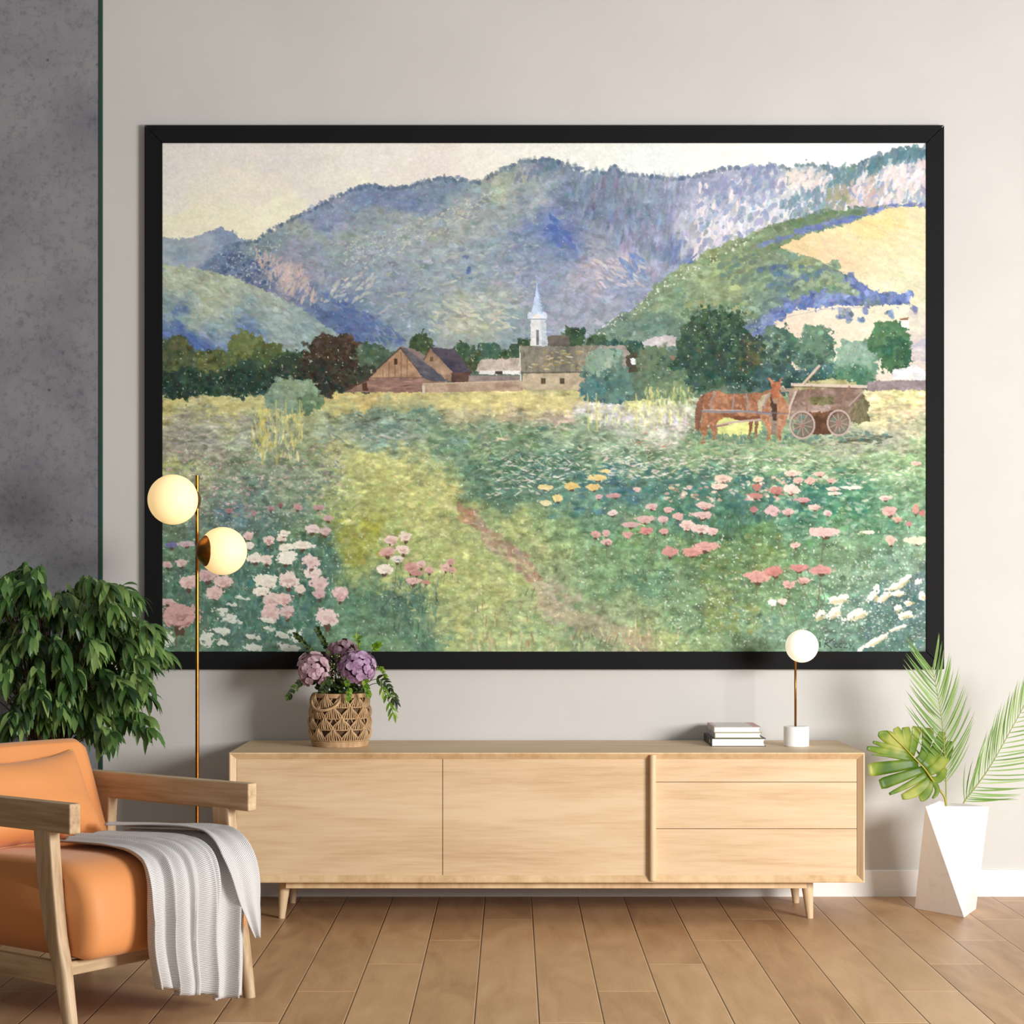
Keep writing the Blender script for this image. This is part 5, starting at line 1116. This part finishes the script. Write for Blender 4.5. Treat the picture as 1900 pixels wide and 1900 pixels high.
# ================================================================ THROW BLANKET
def throw(name, v0, v1, us, prof_fn, folds, nv=70, ns=70, amp=.011, vshift=None, parent=None, mat=None):
    bm = new(); uvl = bm.loops.layers.uv.new('UV'); rows = []
    for i in range(ns+1):
        s_ = i/ns; row = []
        for j in range(nv+1):
            q = j/nv; row.append(bm.verts.new(prof_fn(s_, q)))
        rows.append(row)
    for i in range(ns):
        for j in range(nv):
            f = bm.faces.new([rows[i][j], rows[i][j+1], rows[i+1][j+1], rows[i+1][j]])
            for l, (a_, b_) in zip(f.loops, ((i,j),(i,j+1),(i+1,j+1),(i+1,j))): l[uvl].uv = (b_/nv*(v1-v0)*2.6, a_/ns*2.6*.9)
    o = build(name, bm, mat or KNIT, parent, smooth=True, recalc=False)
    md = o.modifiers.new('thick', 'SOLIDIFY'); md.thickness = .003; md.offset = 0
    return o
# guide path over the seat (x, z) then down the front
gp = spline([(-.50,0,.452),(-.36,0,.452),(-.22,0,.456),(-.12,0,.456),(-.05,0,.443),(.000,0,.412),(.028,0,.36),(.038,0,.28),(.044,0,.20),(.052,0,.12),(.058,0,.03)], 8)
cum = [0]
for a_, b_ in zip(gp[:-1], gp[1:]): cum.append(cum[-1]+(b_-a_).length)
def along(d_):
    d_ = max(0, min(cum[-1]-1e-6, d_)); i = 0
    while cum[i+1] < d_: i += 1
    t_ = (d_-cum[i])/(cum[i+1]-cum[i]); p_ = gp[i].lerp(gp[i+1], t_); tg = (gp[i+1]-gp[i]).normalized(); return p_, Vector((-tg.z, 0, tg.x))*-1 if False else Vector((-tg.z,0,tg.x))
def fold(q, s_):
    return (math.sin(q*2*PI*4.6+.7+1.1*s_)+.55*math.sin(q*2*PI*8.3+2.2-.8*s_)+.3*math.sin(q*2*PI*14+s_*3))
LT = cum[-1]
def main_sheet(s_, q):
    st_ = .10+.03*math.sin(q*9)+(.0 if q < .15 else .0)
    en = LT-(.075*(1-q)**1.3)-.004-.006*math.sin(q*15)
    d_ = st_+(en-st_)*s_; p_, nn = along(d_)
    hang = max(0, min(1, (d_-.40)/.25)); fl_ = .004+.014*hang
    v0 = -.085+.050*hang-.028*math.sin(PI*min(1,max(0,(d_-.5)/.33)))*1.2+.03*max(0,hang-.8)
    v1 = (.20+.10*min(1,d_/.32)) - .055*max(0,(d_-.52)/.35)*0
    F_ = fold(q, s_*.9)
    v_ = v0+(v1-v0)*q+.012*hang*math.cos(q*2*PI*4.6+.7+1.1*s_)-.015-.045*hang-.035*max(0,(d_-.6)/.25)*(.6+.4*q)
    out = Vector((1,0,0)) if hang > .5 else nn
    p2 = Vector((p_.x, v_, p_.z))+nn*(fl_*(F_+1.35))
    return p2
bl = empty('throw_blanket', CO, CHA, 'pale grey knitted throw draped over the armchair seat and hanging down its front', 'blanket')
throw('draped_cloth', -.05, .31, None, main_sheet, 5, 110, 90, parent=bl)
def flap(s_, q):
    d_ = .10+(LT-.16-.10)*s_; p_, nn = along(d_); hang = max(0, min(1, (d_-.40)/.25))
    vr = .325-.02*(1-min(1,d_/.4))*2; vl = .215+.010*math.sin(6*s_)
    k_ = max(0, (s_-.66)/.34); vl = vl+(vr-.012-vl)*k_**1.1; vr = vr+.004*math.sin(s_*9)
    v_ = vl+(vr-vl)*q
    if s_ < .52: v_ += (.52-s_)*-.13
    v_ -= .02+.058*hang
    return Vector((p_.x, v_, p_.z))+nn*(.026+.028*hang+.006*math.sin(q*5+s_*4)+.003*math.sin(q*13))
throw('folded_end', .2, .32, None, flap, 2, 30, 70, parent=bl)
# ================================================================ LEAFY PLANT BEHIND THE ARMCHAIR
PLC = Vector(((70-CXP)*6.55/FOC, 6.55, 0))
pl = empty('weeping_fig_plant', PLC, 0, 'bushy indoor plant with drooping dark green leaves behind the armchair', 'plant')
bm = new(); lathe(bm, [(.10,0),(.13,.004),(.15,.26),(.155,.27),(.145,.27),(.135,.24)], 40); build('pot', bm, plain('dark_grey_planter', (52,52,54), .6), pl, smooth=False)
bm = new(); lathe(bm, [(.137,.235),(.137,.245)], 40); build('soil', bm, SOIL, pl)
tops = []
bm = new()
for i in range(4):
    e_ = Vector((random.uniform(-.12,.12), random.uniform(-.06,.06), random.uniform(.62,.78))); tube(bm, bez((random.uniform(-.02,.02),random.uniform(-.02,.02),.24), (e_.x*.2,e_.y*.2,.5), e_, 8), [.012-.0007*k_ for k_ in range(9)], 8); tops.append(e_)
lf = new()
def whorl(p_, d_, n=11, L=.078):
    for k_ in range(n):
        a_ = 2*PI*k_/n+random.uniform(-.3,.3); s1 = d_.cross(Vector((.2,.1,1))).normalized(); s2 = d_.cross(s1).normalized()
        dd = (d_*random.uniform(.3,1.1)+(s1*math.cos(a_)+s2*math.sin(a_))*random.uniform(.5,1.)+Vector((0,0,-.25))).normalized()
        blade(lf, p_-d_*random.uniform(0,.05), dd, L*random.uniform(.75,1.25), random.uniform(.0085,.0135), random.uniform(.8,1.9), nrm=(random.uniform(-.4,.4),-.4,1), seg=5, fold=.22)
# outline of the crown in the photograph's frame: (px, py) of twig tips and their spread
tips = []
for cx_, cy_, rx, ry, n_ in ((40,1085,50,18,10),(30,1110,70,35,18),(190,1115,50,30,14),(150,1130,90,40,22),(232,1112,36,26,9),(110,1180,110,50,36),(230,1165,50,34,14),(285,1188,24,18,6),(60,1240,80,50,26),(180,1240,80,50,28),(250,1230,50,34,14),(305,1228,14,12,4),
 (30,1320,60,40,16),(110,1310,70,46,18),(200,1310,66,46,20),(262,1300,34,28,9),(20,1350,50,20,6),(140,1350,70,22,8),(208,1385,8,16,4),(180,1360,30,18,5),(280,1352,14,22,5),(240,1350,20,14,4),(-60,1200,70,110,36)):
    for _ in range(int(n_*.72)+1):
        a_ = random.random()*2*PI; rr = math.sqrt(random.random()); tips.append((cx_+rx*rr*math.cos(a_), cy_+ry*rr*math.sin(a_)))
for px, py in tips:
    ydep = 6.55+random.uniform(-.28,.22)
    e_ = P(px, py-14, ydep)-PLC; e_.x += random.uniform(-.01,.01)
    b0 = random.choice(tops)*random.uniform(.75,1.); mid = Vector((b0.x*.4+e_.x*.6, b0.y*.4+e_.y*.6, max(b0.z, e_.z)+.07)); tw = bez(b0, mid, e_, 9)
    tube(bm, tw, [.0034-.0003*k_ for k_ in range(10)], 5)
    d_ = (tw[-1]-tw[-2]).normalized(); d_ = (d_+Vector((0,0,-.35))).normalized()
    whorl(tw[-1], d_, 9); whorl(tw[-2], d_, 6, .066)
    if random.random() < .6: whorl(tw[-3], d_, 4, .06)
build('trunk', bm, BARK, pl, smooth=True)
build('foliage', lf, LEAFD, pl, smooth=True, recalc=False)
# ================================================================ LIGHT AND CAMERA
w = bpy.data.worlds.new('daylight'); scene.world = w; w.use_nodes = True
nt = w.node_tree; bg = nt.nodes['Background']; bg.inputs[1].default_value = WSTR
tcw = N(nt, 'ShaderNodeTexCoord'); sxw = N(nt, 'ShaderNodeSeparateXYZ'); nt.links.new(tcw.outputs['Generated'], sxw.inputs[0])
mr = N(nt, 'ShaderNodeMapRange'); mr.inputs['From Min'].default_value = -.9; mr.inputs['From Max'].default_value = .7; nt.links.new(sxw.outputs[0], mr.inputs[0])
rw = ramp(nt, [(0, WLEFT), (.45, WMID), (1, WRIGHT)]); nt.links.new(mr.outputs[0], rw.inputs[0]); nt.links.new(rw.outputs[0], bg.inputs[0])
def area(name, loc, target, sx, sy, power, col):
    l = bpy.data.lights.new(name, 'AREA'); l.shape = 'RECTANGLE'; l.size = sx; l.size_y = sy; l.energy = power; l.color = col
    o = bpy.data.objects.new(name, l); COL.objects.link(o); o.location = loc
    o.rotation_euler = (Vector(target)-Vector(loc)).to_track_quat('-Z', 'Y').to_euler(); return o
area('window_daylight', KLOC, KTGT, KSX, KSY, KPOW, KCOL)
for g_, c_, e_ in ((FL+g1, (1,.8,.5), .35), (FL+g2, (1,.8,.5), .35)): pass
cam = bpy.data.cameras.new('camera'); co_ = bpy.data.objects.new('camera', cam); COL.objects.link(co_)
co_.location = (0,0,EYE); co_.rotation_euler = (PI/2,0,0); cam.sensor_width = 36; cam.lens = 36*FOC/1900; cam.shift_y = (HOR-950)/1900; cam.clip_start = .05
scene.camera = co_
scene.view_settings.view_transform = 'Standard'; scene.view_settings.look = 'None'; scene.view_settings.gamma = 1; scene.view_settings.exposure = EXPO
scene.view_settings.use_curve_mapping = False
